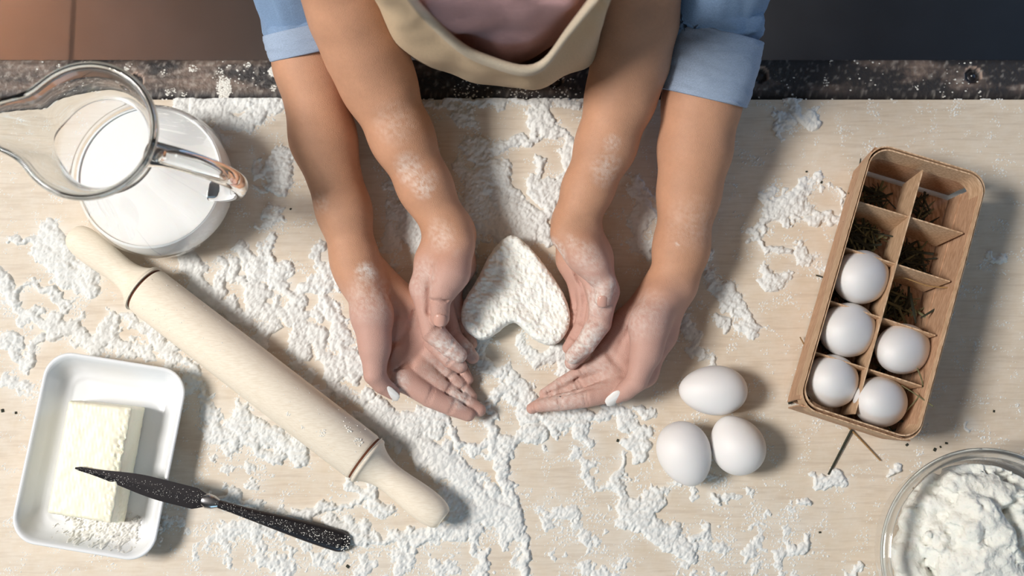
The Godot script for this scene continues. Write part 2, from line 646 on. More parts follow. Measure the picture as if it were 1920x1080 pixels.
func table_and_board() -> void:
	var near := P(960, 187, 0).z
	var far := P(960, 109, -0.004).z
	var turn := 0.003
	var t := thing("table", "dark worn wooden table whose stained far edge shows beyond the pale board", "table", Vector3(0, -0.8, 0))
	part("tabletop", box(Vector3(-0.78, -0.050, far + 0.004), Vector3(0.78, -0.0125, 0.52), 0.003), M.dark_wood, t)
	for sx in [-0.70, 0.70]:
		for sz in [far + 0.09, 0.44]:
			part("leg", box(Vector3(sx - 0.03, -0.8, sz - 0.03), Vector3(sx + 0.03, -0.050, sz + 0.03), 0.004), M.dark_wood, t)
	# the edge strip: dark stained, worn brown, haze and gap shade painted in, with screw holes
	var n1 := noise(26.0, 5, 4)
	var n2 := noise(140.0, 6, 3)
	var n3 := noise(9.0, 7, 2)
	var holes := [P(1040, 148, 0), P(1427, 138, 0), P(1828, 139, 0), P(640, 150, 0), P(250, 150, 0)]
	var pos := PackedVector3Array()
	var col := PackedColorArray()
	var idx := PackedInt32Array()
	var cols := 900
	var prof := [Vector2(0.0, -0.045), Vector2(0.0, -0.010), Vector2(0.0006, -0.0072), Vector2(0.0022, -0.0052), Vector2(0.005, -0.0042)]
	var depth := near - 0.0012 - far
	for k in 15: prof.append(Vector2(0.005 + (depth - 0.013) * (k + 1) / 15.0, -0.0040))
	prof.append_array([Vector2(depth - 0.004, -0.0046), Vector2(depth - 0.001, -0.0062), Vector2(depth, -0.0125)])
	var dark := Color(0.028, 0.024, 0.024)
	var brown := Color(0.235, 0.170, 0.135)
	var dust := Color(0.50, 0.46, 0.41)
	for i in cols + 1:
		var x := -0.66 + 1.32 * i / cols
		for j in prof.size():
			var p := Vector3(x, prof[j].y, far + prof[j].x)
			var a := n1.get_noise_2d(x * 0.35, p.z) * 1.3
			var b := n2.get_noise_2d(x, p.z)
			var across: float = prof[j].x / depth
			var wear_and_light := clampf((a + b * 0.3 + n3.get_noise_1d(x) * 0.7 - clampf(x * 1.5, -1.0, 0.12) - 0.02) * 1.4, 0.0, 1.0) * smoothstep(0.92, 0.66, across) * (0.75 + 0.5 * n1.get_noise_2d(x, p.z * 9.0))  # wear, plus haze painted browner leftwards and gap shade painted dark by the board
			var c := dark.lerp(brown, wear_and_light)
			c = c.lerp(dust, clampf((b - 0.26 + wear_and_light * 0.12 - x * 0.10) * 1.2, 0.0, 0.4))  # dust, sloped leftwards to add to the painted haze
			p.y += b * 0.0002 * smoothstep(0.0, 0.1, across)
			for h in holes:
				var r := Vector2(x - h.x, (p.z - h.z)).length()
				if r < 0.0068: c = dark * 0.6
				elif r < 0.0085 and p.z < h.z + 0.003: c = c.lerp(brown * 2.2, 0.7)
				if r < 0.0065: p.y -= 0.003
			pos.append(p)
			col.append(c)
	for i in cols:
		for j in prof.size() - 1:
			var a := i * prof.size() + j
			var b := a + prof.size()
			idx.append_array(PackedInt32Array([a, b, a + 1, b, b + 1, a + 1]))
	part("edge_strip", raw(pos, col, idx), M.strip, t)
	for h in holes:
		if absf(h.x) < 0.6:
			part("screw", lathe(Vector3(h.x, -0.0078, h.z), Vector3.UP, [Vector2(0, 0), Vector2(0.0042, 0), Vector2(0.0042, 0.0006), Vector2(0.0036, 0.0010), Vector2(0, 0.0012)], 20), M.knife, t)
	# the board
	var b := thing("baking_board", "large pale plywood baking board dusted with flour on the dark table", "board", Vector3(0, -0.0125, 0))
	var st := new_st()
	box_into(st, Vector3(-0.72, -0.0125, near), Vector3(0.72, -0.0012, 0.47), 0.001)
	part("plywood_edge", done(st), M.beech, b)
	pos = PackedVector3Array()
	col = PackedColorArray()
	idx = PackedInt32Array()
	var g1 := noise(7.0, 15, 4)
	var g2 := noise(300.0, 16, 2)
	var g3 := noise(60.0, 17, 3)
	var wood := Color(0.68, 0.575, 0.455)
	var step := 0.0016
	var nx := 600
	var nz := int((0.30 - near) / step)
	for j in nz + 1:
		for i in nx + 1:
			var p := Vector3(-0.48 + i * step, 0.0, near + j * step)
			var tone := 1.0 + 0.05 * g1.get_noise_2d(p.x * 0.7, p.z * 5.0)
			var dn := dens_at(p)
			var cover := clampf(0.13 + g3.get_noise_2d(p.x, p.z) * 0.16 + g2.get_noise_2d(p.x, p.z) * 0.10 - p.x * 0.16 + dn * 0.45, 0.0, 0.85)
			pos.append(p)
			col.append((wood * tone).lerp(Color(0.80, 0.78, 0.73), cover))
	for j in nz:
		for i in nx:
			var a := j * (nx + 1) + i
			idx.append_array(PackedInt32Array([a, a + 1, a + nx + 1, a + 1, a + nx + 2, a + nx + 1]))
	# the rest of the top, out to the board's edges
	var zs := [near + 0.0005, near + nz * step, 0.469]
	for q in [[-0.719, zs[0], -0.48, zs[2]], [0.48, zs[0], 0.719, zs[2]], [-0.48, zs[1], 0.48, zs[2]]]:
		var a := pos.size()
		for v in [[0, 1], [2, 1], [2, 3], [0, 3]]:
			pos.append(Vector3(q[v[0]], -0.0001, q[v[1]]))
			col.append(wood.lerp(Color(0.80, 0.78, 0.73), 0.13))
		idx.append_array(PackedInt32Array([a, a + 1, a + 3, a + 1, a + 2, a + 3]))
	part("veneer_face", raw(pos, col, idx), M.board, b)

func raw(pos: PackedVector3Array, col: PackedColorArray, idx: PackedInt32Array) -> ArrayMesh:
	var nor := PackedVector3Array()
	nor.resize(pos.size())
	for k in range(0, idx.size(), 3):
		var a := pos[idx[k]]
		var n := (pos[idx[k + 2]] - a).cross(pos[idx[k + 1]] - a)
		nor[idx[k]] += n
		nor[idx[k + 1]] += n
		nor[idx[k + 2]] += n
	for k in nor.size(): nor[k] = nor[k].normalized()
	var s := []
	s.resize(Mesh.ARRAY_MAX)
	s[Mesh.ARRAY_VERTEX] = pos
	s[Mesh.ARRAY_NORMAL] = nor
	s[Mesh.ARRAY_INDEX] = idx
	if col.size(): s[Mesh.ARRAY_COLOR] = col
	var m := ArrayMesh.new()
	m.add_surface_from_arrays(Mesh.PRIMITIVE_TRIANGLES, s)
	return m

# ---------------------------------------------------------------- flour
const FX0 := -0.46
const FZ0 := -0.170
const FC := 0.0016
const FNX := 580
const FNZ := 300
var dens := PackedFloat32Array()

func dens_at(p: Vector3) -> float:
	if dens.is_empty(): flour_density()
	var x := (p.x - FX0) / FC
	var z := (p.z - FZ0) / FC
	var i := int(x)
	var j := int(z)
	if i < 0 or j < 0 or i >= FNX - 1 or j >= FNZ - 1: return 0.0
	x -= i
	z -= j
	var k := j * FNX + i
	return lerpf(lerpf(dens[k], dens[k + 1], x), lerpf(dens[k + FNX], dens[k + FNX + 1], x), z)

# a sweep of flour: "width density  x y  x y ..." in the photograph's pixels
func sweeps() -> Array:
	var text := FLOUR
	var out := []
	for line in text.split("\n"):
		var w := line.strip_edges().split_floats(" ", false)
		if w.size() < 4: continue
		var pts := []
		for k in range(2, w.size() - 1, 2): pts.append(P(w[k], w[k + 1], 0.0))
		if pts.size() == 1: pts.append(pts[0] + Vector3(0.001, 0, 0))
		out.append([w[0] * 0.000455, w[1], pts])
	return out

func flour_density() -> void:
	dens.resize(FNX * FNZ)
	for s in sweeps():
		var w: float = s[0]
		var reach := w * 1.7 + 0.003
		for q in s[2].size() - 1:
			var a: Vector3 = s[2][q]
			var b: Vector3 = s[2][q + 1]
			var i0 := maxi(0, int((minf(a.x, b.x) - reach - FX0) / FC))
			var i1 := mini(FNX - 1, int((maxf(a.x, b.x) + reach - FX0) / FC) + 1)
			var j0 := maxi(0, int((minf(a.z, b.z) - reach - FZ0) / FC))
			var j1 := mini(FNZ - 1, int((maxf(a.z, b.z) + reach - FZ0) / FC) + 1)
			var ex := b.x - a.x
			var ez := b.z - a.z
			var inv := 1.0 / maxf(ex * ex + ez * ez, 1e-9)
			for j in range(j0, j1):
				var pz := FZ0 + j * FC - a.z
				for i in range(i0, i1):
					var px := FX0 + i * FC - a.x
					var t := clampf((px * ex + pz * ez) * inv, 0.0, 1.0)
					var r := Vector2(px - ex * t, pz - ez * t).length()
					if r < reach:
						var v: float = s[1] * (1.0 - smoothstep(w * 0.35, reach, r))
						var k := j * FNX + i
						if s[1] < 0.0: dens[k] = minf(dens[k], maxf(0.0, dens[k] + v))
						else: dens[k] = maxf(dens[k], v)

func flour_all() -> void:
	var c := 0.00072
	var nx := int(0.90 / c)
	var z0 := P(960, 185, 0).z
	var nz := int((0.262 - z0) / c)
	var warp := noise(45.0, 101, 4)
	var warp2 := noise(45.0, 102, 4)
	var big := noise(38.0, 103, 5)
	var lump := noise(230.0, 104, 2, FastNoiseLite.TYPE_CELLULAR)
	lump.cellular_return_type = FastNoiseLite.RETURN_DISTANCE
	var crumb := noise(420.0, 106, 1, FastNoiseLite.TYPE_CELLULAR)
	crumb.cellular_return_type = FastNoiseLite.RETURN_DISTANCE
	var grain := noise(900.0, 105, 1)
	var h := PackedFloat32Array()
	h.resize(nx * nz)
	for j in nz:
		var z := z0 + j * c
		for i in nx:
			var x := -0.45 + i * c
			var g := grain.get_noise_2d(x, z)
			var wx := warp.get_noise_2d(x, z)
			var wz := warp2.get_noise_2d(x, z)
			var dn := dens_at(Vector3(x + wx * 0.010, 0, z + wz * 0.010))
			var v := 0.0
			if dn > 0.06:
				var b := big.get_noise_2d(x, z)
				var q := -lump.get_noise_2d(x, z)           # high in the middle of a lump
				var t := dn * 1.2 + b * 0.75 + (q - 0.1) * 0.30 + g * 0.05 - 0.68
				if t > 0.0:
					v = (1.0 - exp(-t * 5.0)) * 0.0011 + minf(t, 0.8) * 0.0016
					v *= 0.75 + 0.75 * (q + 0.25) + 0.12 * g
					v -= 0.0007 * maxf(0.0, wx * 3.0 - 0.5) * minf(t * 3.0, 1.0)
					v = maxf(v, 0.0001)
			# stray crumbs
			if v <= 0.0002:
				var e := -crumb.get_noise_2d(x, z)
				var pick := g * 0.25 + wz * 0.6 + dn * 0.55
				if e > 0.62 and pick > 0.24: v = maxf(v, (e - 0.62) * 0.0026)
			h[j * nx + i] = v
	var pos := PackedVector3Array()
	var idx := PackedInt32Array()
	var at := PackedInt32Array()
	at.resize(nx * nz)
	at.fill(-1)
	for j in nz - 1:
		for i in nx - 1:
			var k := j * nx + i
			if h[k] > 0.0 or h[k + 1] > 0.0 or h[k + nx] > 0.0 or h[k + nx + 1] > 0.0:
				for e in [k, k + 1, k + nx, k + nx + 1]:
					if at[e] < 0:
						at[e] = pos.size()
						pos.append(Vector3(-0.45 + (e % nx) * c, h[e] if h[e] > 0.0 else -0.0003, z0 + (e / nx) * c))
				idx.append_array(PackedInt32Array([at[k], at[k + 1], at[k + nx], at[k + 1], at[k + nx + 1], at[k + nx]]))
	var col := PackedColorArray()
	col.resize(pos.size())
	col.fill(Color(0.80, 0.80, 0.775))
	var o := part("flour", raw(pos, col, idx), M.flour)
	tag(o, "white wheat flour strewn and smeared over the pale board", "flour", "", "stuff")

const FLOUR := """
28 1.0 92 448 120 490 158 532
3 .75 0 447 40 452 75 445 118 436
12 .85 0 517 12 540 30 560
5 .9 30 560 40 540 60 535 85 545 115 562 127 575 120 585 100 592
11 .9 70 592 90 600 110 595
15 1.0 105 620 130 618 160 638 195 641
11 1.0 190 642 202 630 212 590
12 .9 200 640 220 646 238 655
11 .8 0 640 15 635 40 641
9 .95 75 635 60 655 45 690
9 .7 25 656 35 666
12 .9 235 590 280 615 320 652
7 .55 250 655 290 665 318 686
6 .6 135 560 145 568
13 .9 340 196 420 196 522 190
14 .9 380 206 470 228 512 204
10 .8 370 215 420 226 470 242
10 .7 415 255 425 266
8 .7 475 300 480 322
6 .7 480 350 485 362
13 1.0 505 312 530 300
14 1.0 520 342 540 300
7 .9 525 352 547 288
8 .7 500 402 525 385
8 .75 495 426 522 415
10 .9 595 470 610 492 613 522
16 .85 345 470 370 520 385 552
12 1.0 400 566 450 592 468 612
10 .9 410 490 418 512 400 560
10 .95 440 500 465 545 475 562
13 .85 450 460 480 500 490 562
9 .85 500 452 502 512
17 1.2 520 514 531 536
10 1.1 545 545 556 556
10 .9 440 602 480 590 512 570
13 .95 495 570 506 600 490 642
9 .85 500 575 550 602 600 580
12 .95 555 560 563 602 560 662
9 .85 560 590 580 622 571 650
9 .85 570 540 602 530
11 .9 600 470 622 532
12 .95 590 620 606 660 626 702
11 .9 600 660 642 702
12 .95 610 560 641 622 650 662
12 1.0 650 650 667 702
9 .9 640 600 656 642
9 .8 550 662 571 702 581 716
10 .95 590 732 630 725 642 746
6 .85 650 746 692 750
9 .9 660 780 702 802
9 .8 318 660 350 690 376 722
14 .8 385 770 400 800 440 832
10 .6 395 800 400 852
9 1.2 435 790 460 810 490 850 522 856
17 1.0 468 778 500 808 560 850
13 .95 450 772 480 800
6 .85 645 746 672 740
17 1.1 710 775 740 790 772 800
11 1.0 700 770 737 780
13 1.0 690 790 720 816 762 830
19 1.05 740 800 780 800 822 800
17 1.0 770 780 832 790
19 1.0 780 830 820 850 880 902
19 1.1 800 860 850 890 900 930 942 962
8 .8 850 800 860 830 880 842
7 .7 870 842 920 850 962 850
9 1.05 915 790 930 840 950 900 966 950 976 1000 981 1078
10 .85 940 842 970 816 1012 815
19 .95 960 710 976 740 987 762
8 .8 920 746 957 735
8 .9 905 760 932 772
7 1.0 400 925 450 940 500 955 560 963 620 955 670 940 692 930
8 .6 470 942 560 962
8 .9 660 900 680 930 700 945 727 962
7 .8 655 906 692 916
10 .9 620 990 650 1005 700 1015 760 1010 830 1000 862 990
17 .8 640 985 672 1002
5 1.0 770 990 772 1022
60 .42 420 995 560 1050 700 1055 820 1060
40 .36 340 960 420 1000
13 1.0 850 960 880 985 860 1002
10 .8 890 1000 900 1078
9 .75 480 980 490 1010 506 1062
17 .95 840 930 880 962 922 940
22 .62 910 960 950 1002
7 .75 800 191 1092 191
15 .5 860 216 892 242
13 .5 865 270 902 292
11 .95 880 276 930 280 970 262 1002 255
18 1.1 900 290 930 310 936 332
11 .9 1000 236 1020 220 1022 195
13 1.0 1010 240 1060 255 1077 271
10 .95 1060 290 1077 281
13 1.0 1075 270 1062 330 1042 362
8 .8 1000 340 1010 310 1015 300
10 1.0 1000 350 1020 370 1032 382
13 1.0 1025 350 1052 340
9 1.0 935 320 950 350 990 390 1017 406
24 1.1 900 330 890 380 920 420 952 432
18 1.1 920 350 960 400 987 442
13 1.0 970 400 1010 420 1022 442
13 .6 860 310 880 340 870 372
19 .95 755 390 770 430 792 452
14 .65 740 330 730 420 745 482
17 .9 770 400 780 442
10 .75 1005 440 1020 400 1042 380
18 .8 870 445 880 500 868 560
13 .95 1485 200 1500 215 1517 226
12 .9 1455 220 1476 232
6 .7 1460 240 1472 252
5 .6 1520 215 1532 206
8 .9 1435 360 1450 390 1462 402
14 .8 1450 390 1490 370 1522 350
14 .72 1440 400 1510 390
5 .95 1460 410 1440 412 1420 440 1410 446
5 .8 1460 410 1542 412
12 1.1 1545 405 1567 405
6 .9 1410 440 1440 470 1482 466
10 .75 1430 500 1440 532
10 .75 1460 532 1482 510
14 .7 1500 480 1552 500
3 .8 1550 350 1582 372
3 .8 1582 385 1578 400
16 .85 1370 550 1390 590 1412 612
10 .75 1345 540 1372 562
10 .75 1390 600 1402 622
8 .7 1350 602 1367 606
16 .85 1200 350 1210 400 1195 442
14 .8 1190 400 1202 462
8 .9 1215 460 1222 476
8 .8 1330 480 1336 532
10 .7 1290 600 1310 650 1332 682
15 1.0 1000 786 1040 790 1092 780
15 1.0 1090 790 1102 832
9 .9 1120 780 1142 772
12 .9 1150 760 1180 800 1202 816
8 .8 1175 790 1187 832
7 .8 1190 762 1222 770
8 .7 1000 800 1027 842
9 1.0 1203 838 1208 852
5 .8 1165 850 1166 892
11 1.0 1160 900 1175 940 1181 987
10 .95 1175 930 1212 950
10 .9 1220 942 1242 920
15 1.05 1200 970 1241 1012
11 .95 1220 990 1260 1000 1281 1042
12 .9 1270 1020 1302 1042
7 .85 1300 1010 1332 990
6 .75 1250 912 1282 900
4 1.0 1330 925 1342 942
40 .40 1050 960 1080 1030 1142 1062
42 .42 1300 1030 1482 1052
9 1.1 1540 896 1577 905
5 1.0 1670 892 1681 876
4 .9 1500 946 1512 940
6 .9 1490 1030 1512 1018
6 .7 1815 790 1826 802
7 .7 1590 1076 1602 1070
6 .6 1850 500 1870 480
14 .8 900 640 900 690 927 690
17 .85 985 650 1010 670 1052 662
12 .7 1060 690 1070 700
20 .45 60 740 20 720
16 .45 0 560 60 610
30 .36 130 600 250 700
26 .38 340 700 480 900
30 .34 1100 860 1160 1000
30 .36 1290 890 1500 1000
"""

# ---------------------------------------------------------------- people
func skin_color(patches: Array, wrist_z: float, seed_: int) -> Callable:
	var n1 := noise(220.0, seed_, 3)
	var n2 := noise(700.0, seed_ + 1, 2)
	var n3 := noise(30.0, seed_ + 2, 2)
	var arm := Color(0.560, 0.295, 0.180)
	var palm := Color(0.535, 0.315, 0.255)
	var white := Color(0.80, 0.76, 0.71)
	return func(p: Vector3, n: Vector3) -> Color:
		var c: Color = arm * (0.95 + 0.10 * n3.get_noise_3dv(p) + 0.05 * n1.get_noise_3dv(p))
		var w := smoothstep(wrist_z, wrist_z + 0.05, p.z)
		c = c.lerp(palm, w)
		var f := 0.0
		for q in patches:
			var d: float = p.distance_to(q[0]) / q[1]
			if d < 1.0: f = maxf(f, q[2] * (1.0 - d * d))
		if f > 0.0:
			var t := n1.get_noise_3dv(p) * 0.9 + n2.get_noise_3dv(p) * 0.5
			c = c.lerp(white, clampf(f * 0.55 + f * t * 1.1, 0.0, 0.85))
		return c

func dust(list: Array) -> Array:              # [x, y, h cm, radius px, strength]
	var out := []
	for q in list:
		var p := P(q[0], q[1], q[2] * 0.01)
		out.append([p, R(p, q[3]), q[4]])
	return out

func fit(chains: Array, cell: float, pad := 0.006) -> Field:
	var lo := Vector3.ONE * 9.0
	var hi := -lo
	for js in chains:
		for j in js:
			var p := P(j[0], j[1], j[2] * 0.01)
			var r := R(p, j[3]) + pad
			lo = lo.min(p - Vector3.ONE * r)
			hi = hi.max(p + Vector3.ONE * r)
	return Field.new(lo, hi, cell)

# a hand and forearm: limbs blended softly, fingers crisply, then creases dug
func arm_field(forearm: Array, palm: Array, fingers: Array, creases: Array, cell := 0.0014) -> Field:
	var f := fit([forearm] + palm + fingers, cell)
	chain(f, forearm, 0.012)
	for p in palm: chain(f, p, 0.009)
	var g := fit([forearm] + palm + fingers, cell)
	for q in fingers: chain(g, q, 0.0006)
	f.join(g, 0.006)
	for c in creases: dig(f, c, 0.0045)
	# the fine folds across the joints of the fingers
	for q in fingers.slice(1):
		for k in range(1, q.size() - 1):
			for e in [-0.05, 0.07]:
				var a := P(q[k][0], q[k][1], q[k][2] * 0.01)
				var b := P(q[k + 1][0], q[k + 1][1], q[k + 1][2] * 0.01)
				var w := (b - a).normalized()
				var r := R(a, q[k][3])
				a += (b - a) * e
				var up := (Vector3.UP - w * w.y).normalized()
				var x := w.cross(up)
				var last := Vector3.ZERO
				for t in 7:
					var an := -1.0 + t / 3.0
					var p := a + (up * cos(an) + x * sin(an)) * (r + 0.0005)
					if t > 0: f.cone(last, p, 0.0008, 0.0008, 0.0016, true)
					last = p
	return f

# a nail: a thin curved plate lying on the finger
func nail(parent: Node, called: String, at: Vector3, along: Vector3, out: Vector3, w: float, l: float, round_: float, m: Material, label := "") -> void:
	var z := along.normalized()
	var y := (out - z * out.dot(z)).normalized()
	var x := y.cross(z)
	var st := new_st()
	var rows := []
	var low := []
	for i in 13:
		var v := -1.0 + i / 6.0
		var half: float = w * 0.5 * pow(maxf(0.0, 1.0 - pow(absf(v), 3.2)), 0.42)
		var row := PackedVector3Array()
		var row2 := PackedVector3Array()
		for j in 11:
			var s := half * (-1.0 + j / 5.0)
			var lift := sqrt(maxf(round_ * round_ - s * s, 0.0)) - round_ - 0.10 * v * v * l * 0.5
			var p := at + z * (v * l * 0.5) + x * s + y * lift
			var edge := 0.00035 if (j > 0 and j < 10 and i > 0 and i < 12) else 0.0
			row.append(p + y * edge)
			row2.append(p - y * 0.0005)
		rows.append(row)
		low.append(row2)
	skin(st, rows, false, false, true)
	skin(st, low, false, false, false)
	var o := part(called, done(st), m, parent)
	if label: o.set_meta("label", label)

# a sleeve round an axis; each ring is [point, radius across, radius deep]
func sleeve_mesh(axis: Array, radii: Array, seed_: int, fold: float, hem_in := 0.012, rows_between := 10) -> ArrayMesh:
	var n := noise(1.0, seed_, 3)
	var pts := curve3(axis, rows_between)
	var rows := []
	var inner := []
	for i in pts.size():
		var t := float(i) / rows_between
		var k := mini(int(t), radii.size() - 2)
		var r := lerpf(radii[k], radii[k + 1], t - k)
		var w: Vector3 = (pts[mini(i + 1, pts.size() - 1)] - pts[maxi(i - 1, 0)]).normalized()
		var u := w.cross(Vector3.UP).normalized()
		var v := u.cross(w).normalized()
		var row := PackedVector3Array()
		var row2 := PackedVector3Array()
		for s in 72:
			var a := TAU * s / 72
			var e := Vector3(cos(a) * 1.3, sin(a) * 1.3, float(i) * 0.21)
			var rr := r * (1.0 + fold * n.get_noise_3dv(e) + fold * 0.5 * n.get_noise_3dv(e * Vector3(1, 1, 2.7) + Vector3(9, 3, 0)))
			row.append(pts[i] + (u * cos(a) + v * sin(a)) * rr)
			row2.append(pts[i] + (u * cos(a) + v * sin(a)) * (rr - 0.0016))
		rows.append(row)
		inner.push_front(row2)
	var st := new_st()
	var all := rows.duplicate()
	# a rounded hem, then the inside of the cloth
	var last: PackedVector3Array = rows[-1]
	var lasti: PackedVector3Array = inner[0]
	var w2: Vector3 = (pts[-1] - pts[-2]).normalized()
	var mid := PackedVector3Array()
	for s in 72: mid.append((last[s] + lasti[s]) * 0.5 + w2 * 0.0008)
	all.append(mid)
	all.append_array(inner)
	skin(st, all, true, true, true)
	return done(st)

func body_cloth(segments: Array, cell: float, k: float, bumps: float, seed_: int) -> ArrayMesh:
	var lo := Vector3.ONE * 9.0
	var hi := -lo
	for s in segments:
		lo = lo.min(s[0] - Vector3.ONE * (s[2] + 0.03)).min(s[1] - Vector3.ONE * (s[3] + 0.03))
		hi = hi.max(s[0] + Vector3.ONE * (s[2] + 0.03)).max(s[1] + Vector3.ONE * (s[3] + 0.03))
	var f := Field.new(lo, hi, cell)
	for s in segments: f.cone(s[0], s[1], s[2], s[3], k)
	if bumps > 0.0:
		var n := noise(13.0, seed_, 2)
		f.each(func(p: Vector3, d: float) -> float: return d if absf(d) > 0.03 else d + bumps * n.get_noise_3d(p.x, p.y * 0.6, p.z))
	return mesh_of([f])

func head_field(c: Vector3, s: float, face: Vector3) -> Field:
	# skull, jaw, nose, brow, lips and ears; face points the way the person looks
	var f := Field.new(c - Vector3.ONE * s * 1.5, c + Vector3.ONE * s * 1.5, s * 0.045)
	var side := face.cross(Vector3.UP).normalized()
	var up := side.cross(face).normalized()
	var at := func(x: float, y: float, z: float) -> Vector3: return c + (side * x + up * y + face * z) * s
	f.cone(at.call(0, 0.25, -0.2), at.call(0, 0.2, 0.2), 0.72 * s, 0.66 * s, 0.1 * s)
	f.cone(at.call(0, -0.2, 0.25), at.call(0, -0.62, 0.45), 0.52 * s, 0.28 * s, 0.2 * s)
	f.cone(at.call(0, 0.15, 0.82), at.call(0, -0.12, 0.98), 0.07 * s, 0.11 * s, 0.08 * s)
	for e in [-1.0, 1.0]:
		f.cone(at.call(e * 0.3, 0.1, 0.86), at.call(e * 0.28, 0.1, 0.86), 0.13 * s, 0.13 * s, 0.06 * s, true)
		f.cone(at.call(e * 0.3, 0.08, 0.72), at.call(e * 0.29, 0.08, 0.72), 0.12 * s, 0.12 * s, 0.04 * s)
		f.cone(at.call(e * 0.78, 0.12, 0.0), at.call(e * 0.76, -0.16, 0.02), 0.12 * s, 0.09 * s, 0.05 * s)
	f.cone(at.call(-0.16, -0.38, 0.76), at.call(0.16, -0.38, 0.76), 0.06 * s, 0.06 * s, 0.06 * s)
	return f

func women() -> void:
	var o := thing("person", "person in a blue shirt with rolled sleeves and white thumb nails, palms open upwards", "person", Vector3(0, -0.8, -0.52))
	# image-left arm: the palm lies open upwards, fingers towards the lower right
	var fa := [[566, 40, 7.0, 62], [580, 120, 6.0, 63], [606, 260, 4.7, 58], [645, 395, 3.7, 47], [666, 490, 3.1, 41], [676, 525, 2.9, 38]]
	var a := arm_field(fa, [
		[[672, 515, 3.0, 36], [712, 600, 2.1, 34], [752, 706, 2.0, 25]],
		[[684, 520, 2.6, 33], [742, 600, 1.6, 30], [786, 690, 1.6, 22]],
		[[694, 516, 2.3, 32], [765, 590, 1.4, 28], [808, 664, 1.5, 21]],
		[[706, 520, 2.0, 28], [780, 580, 1.5, 26], [818, 636, 1.7, 19]],
		[[682, 532, 3.9, 34], [697, 590, 4.3, 36], [703, 650, 4.4, 29]],
	], [
		[[702, 640, 4.5, 28], [703, 702, 4.2, 21.5], [716, 721, 3.7, 17.5], [737, 737, 3.2, 13]],
		[[752, 706, 2.2, 25], [806, 744, 2.2, 20], [848, 763, 2.0, 17.5], [878, 777, 1.8, 13.5]],
		[[786, 690, 1.8, 23], [840, 735, 1.4, 18.5], [874, 755, 1.3, 16.5], [899, 769, 1.3, 12.5]],
		[[808, 664, 1.6, 21], [846, 706, 1.1, 17], [868, 730, 1.0, 15], [884, 744, 1.0, 11]],
		[[818, 636, 1.6, 19], [850, 672, 1.0, 14.5], [868, 697, 0.9, 12.5], [878, 712, 0.9, 10]],
	], [
		[[733, 535, 3.9, 4], [739, 590, 3.5, 5], [733, 640, 3.3, 5], [721, 680, 3.2, 4]],
		[[742, 696, 3.0, 2.5], [770, 680, 2.95, 2.5], [798, 648, 2.75, 2]],
		[[748, 640, 3.15, 2], [768, 612, 3.0, 2], [776, 585, 2.9, 2]],
			[[688, 690, 6.3, 1.2], [702, 688, 6.5, 1.4], [716, 688, 6.2, 1.2]],
		[[800, 728, 4.0, 1.3], [815, 722, 3.9, 1.3]],
		[[706, 716, 5.6, 1.1], [716, 706, 5.6, 1.1]],
	])
	# image-right arm: the palm lies open upwards, fingers to the left
	var fd := [[1342, 60, 8.0, 66], [1316, 190, 6.2, 70], [1303, 280, 5.1, 65], [1292, 360, 4.1, 55], [1277, 466, 3.4, 48], [1264, 530, 3.0, 43]]
	var d := arm_field(fd, [
		[[1262, 530, 3.0, 40], [1238, 625, 1.8, 29], [1208, 700, 1.6, 22], [1168, 727, 1.9, 22]],
		[[1254, 535, 2.8, 36], [1205, 630, 1.7, 32], [1150, 708, 1.7, 23]],
		[[1246, 538, 2.5, 32], [1185, 620, 1.5, 30], [1134, 688, 1.5, 21]],
		[[1238, 542, 2.2, 28], [1175, 610, 1.5, 26], [1128, 664, 1.6, 19]],
		[[1240, 562, 3.9, 34], [1217, 610, 4.3, 35], [1212, 660, 4.3, 29]],
	], [
		[[1214, 650, 4.4, 28], [1194, 714, 4.0, 21], [1176, 730, 3.6, 18], [1158, 743, 3.2, 13.5]],
		[[1168, 727, 2.4, 24], [1100, 745, 2.5, 19], [1052, 754, 2.2, 16.5], [1012, 761, 1.9, 12]],
		[[1150, 706, 1.7, 22], [1086, 722, 1.4, 16.5], [1036, 747, 1.3, 14.5], [997, 766, 1.2, 10.5]],
		[[1140, 680, 1.8, 20], [1094, 696, 1.9, 14.5], [1053, 719, 1.6, 12.5], [1020, 738, 1.3, 9.5]],
		[[1128, 668, 1.1, 17], [1092, 696, 0.7, 12], [1066, 712, 0.6, 10], [1050, 722, 0.6, 8]],
	], [
		[[1185, 585, 3.8, 4], [1180, 640, 3.4, 5], [1187, 676, 3.3, 4], [1167, 702, 3.2, 3]],
		[[1166, 690, 3.0, 2.2], [1146, 668, 2.9, 2.2], [1132, 650, 2.75, 2]],
		[[1192, 600, 3.3, 2], [1166, 640, 3.05, 2], [1150, 676, 2.95, 2]],
		[[1246, 655, 3.0, 3.5], [1234, 694, 2.8, 4], [1213, 727, 2.6, 3.5]],
		[[1206, 700, 5.9, 1.2], [1190, 692, 6.0, 1.4]],
		[[1120, 722, 3.3, 1.6], [1080, 734, 2.7, 1.6], [1046, 748, 2.4, 1.5]],
		[[1122, 700, 2.9, 1.8], [1085, 712, 2.3, 1.8], [1050, 732, 2.0, 1.6]],
		[[1118, 728, 3.8, 1.2], [1116, 748, 3.6, 1.2]],
		[[1055, 738, 3.2, 1.1], [1052, 752, 3.3, 1.1]],
	])
	# what the shirt hides, and the neck and head above the frame
	var c := Field.new(Vector3(-0.36, -0.25, -0.80), Vector3(0.40, 0.80, 0.02), 0.0085)
	var sh := [Vector3(-0.17, 0.42, -0.52), Vector3(0.19, 0.42, -0.52)]
	var el := [P(566, 40, 0.07), P(1342, 60, 0.08)]
	for i in 2:
		c.cone(sh[i], el[i], 0.036, 0.026, 0.02)
		c.cone(sh[i], Vector3(0.01, 0.40, -0.56), 0.05, 0.08, 0.05)
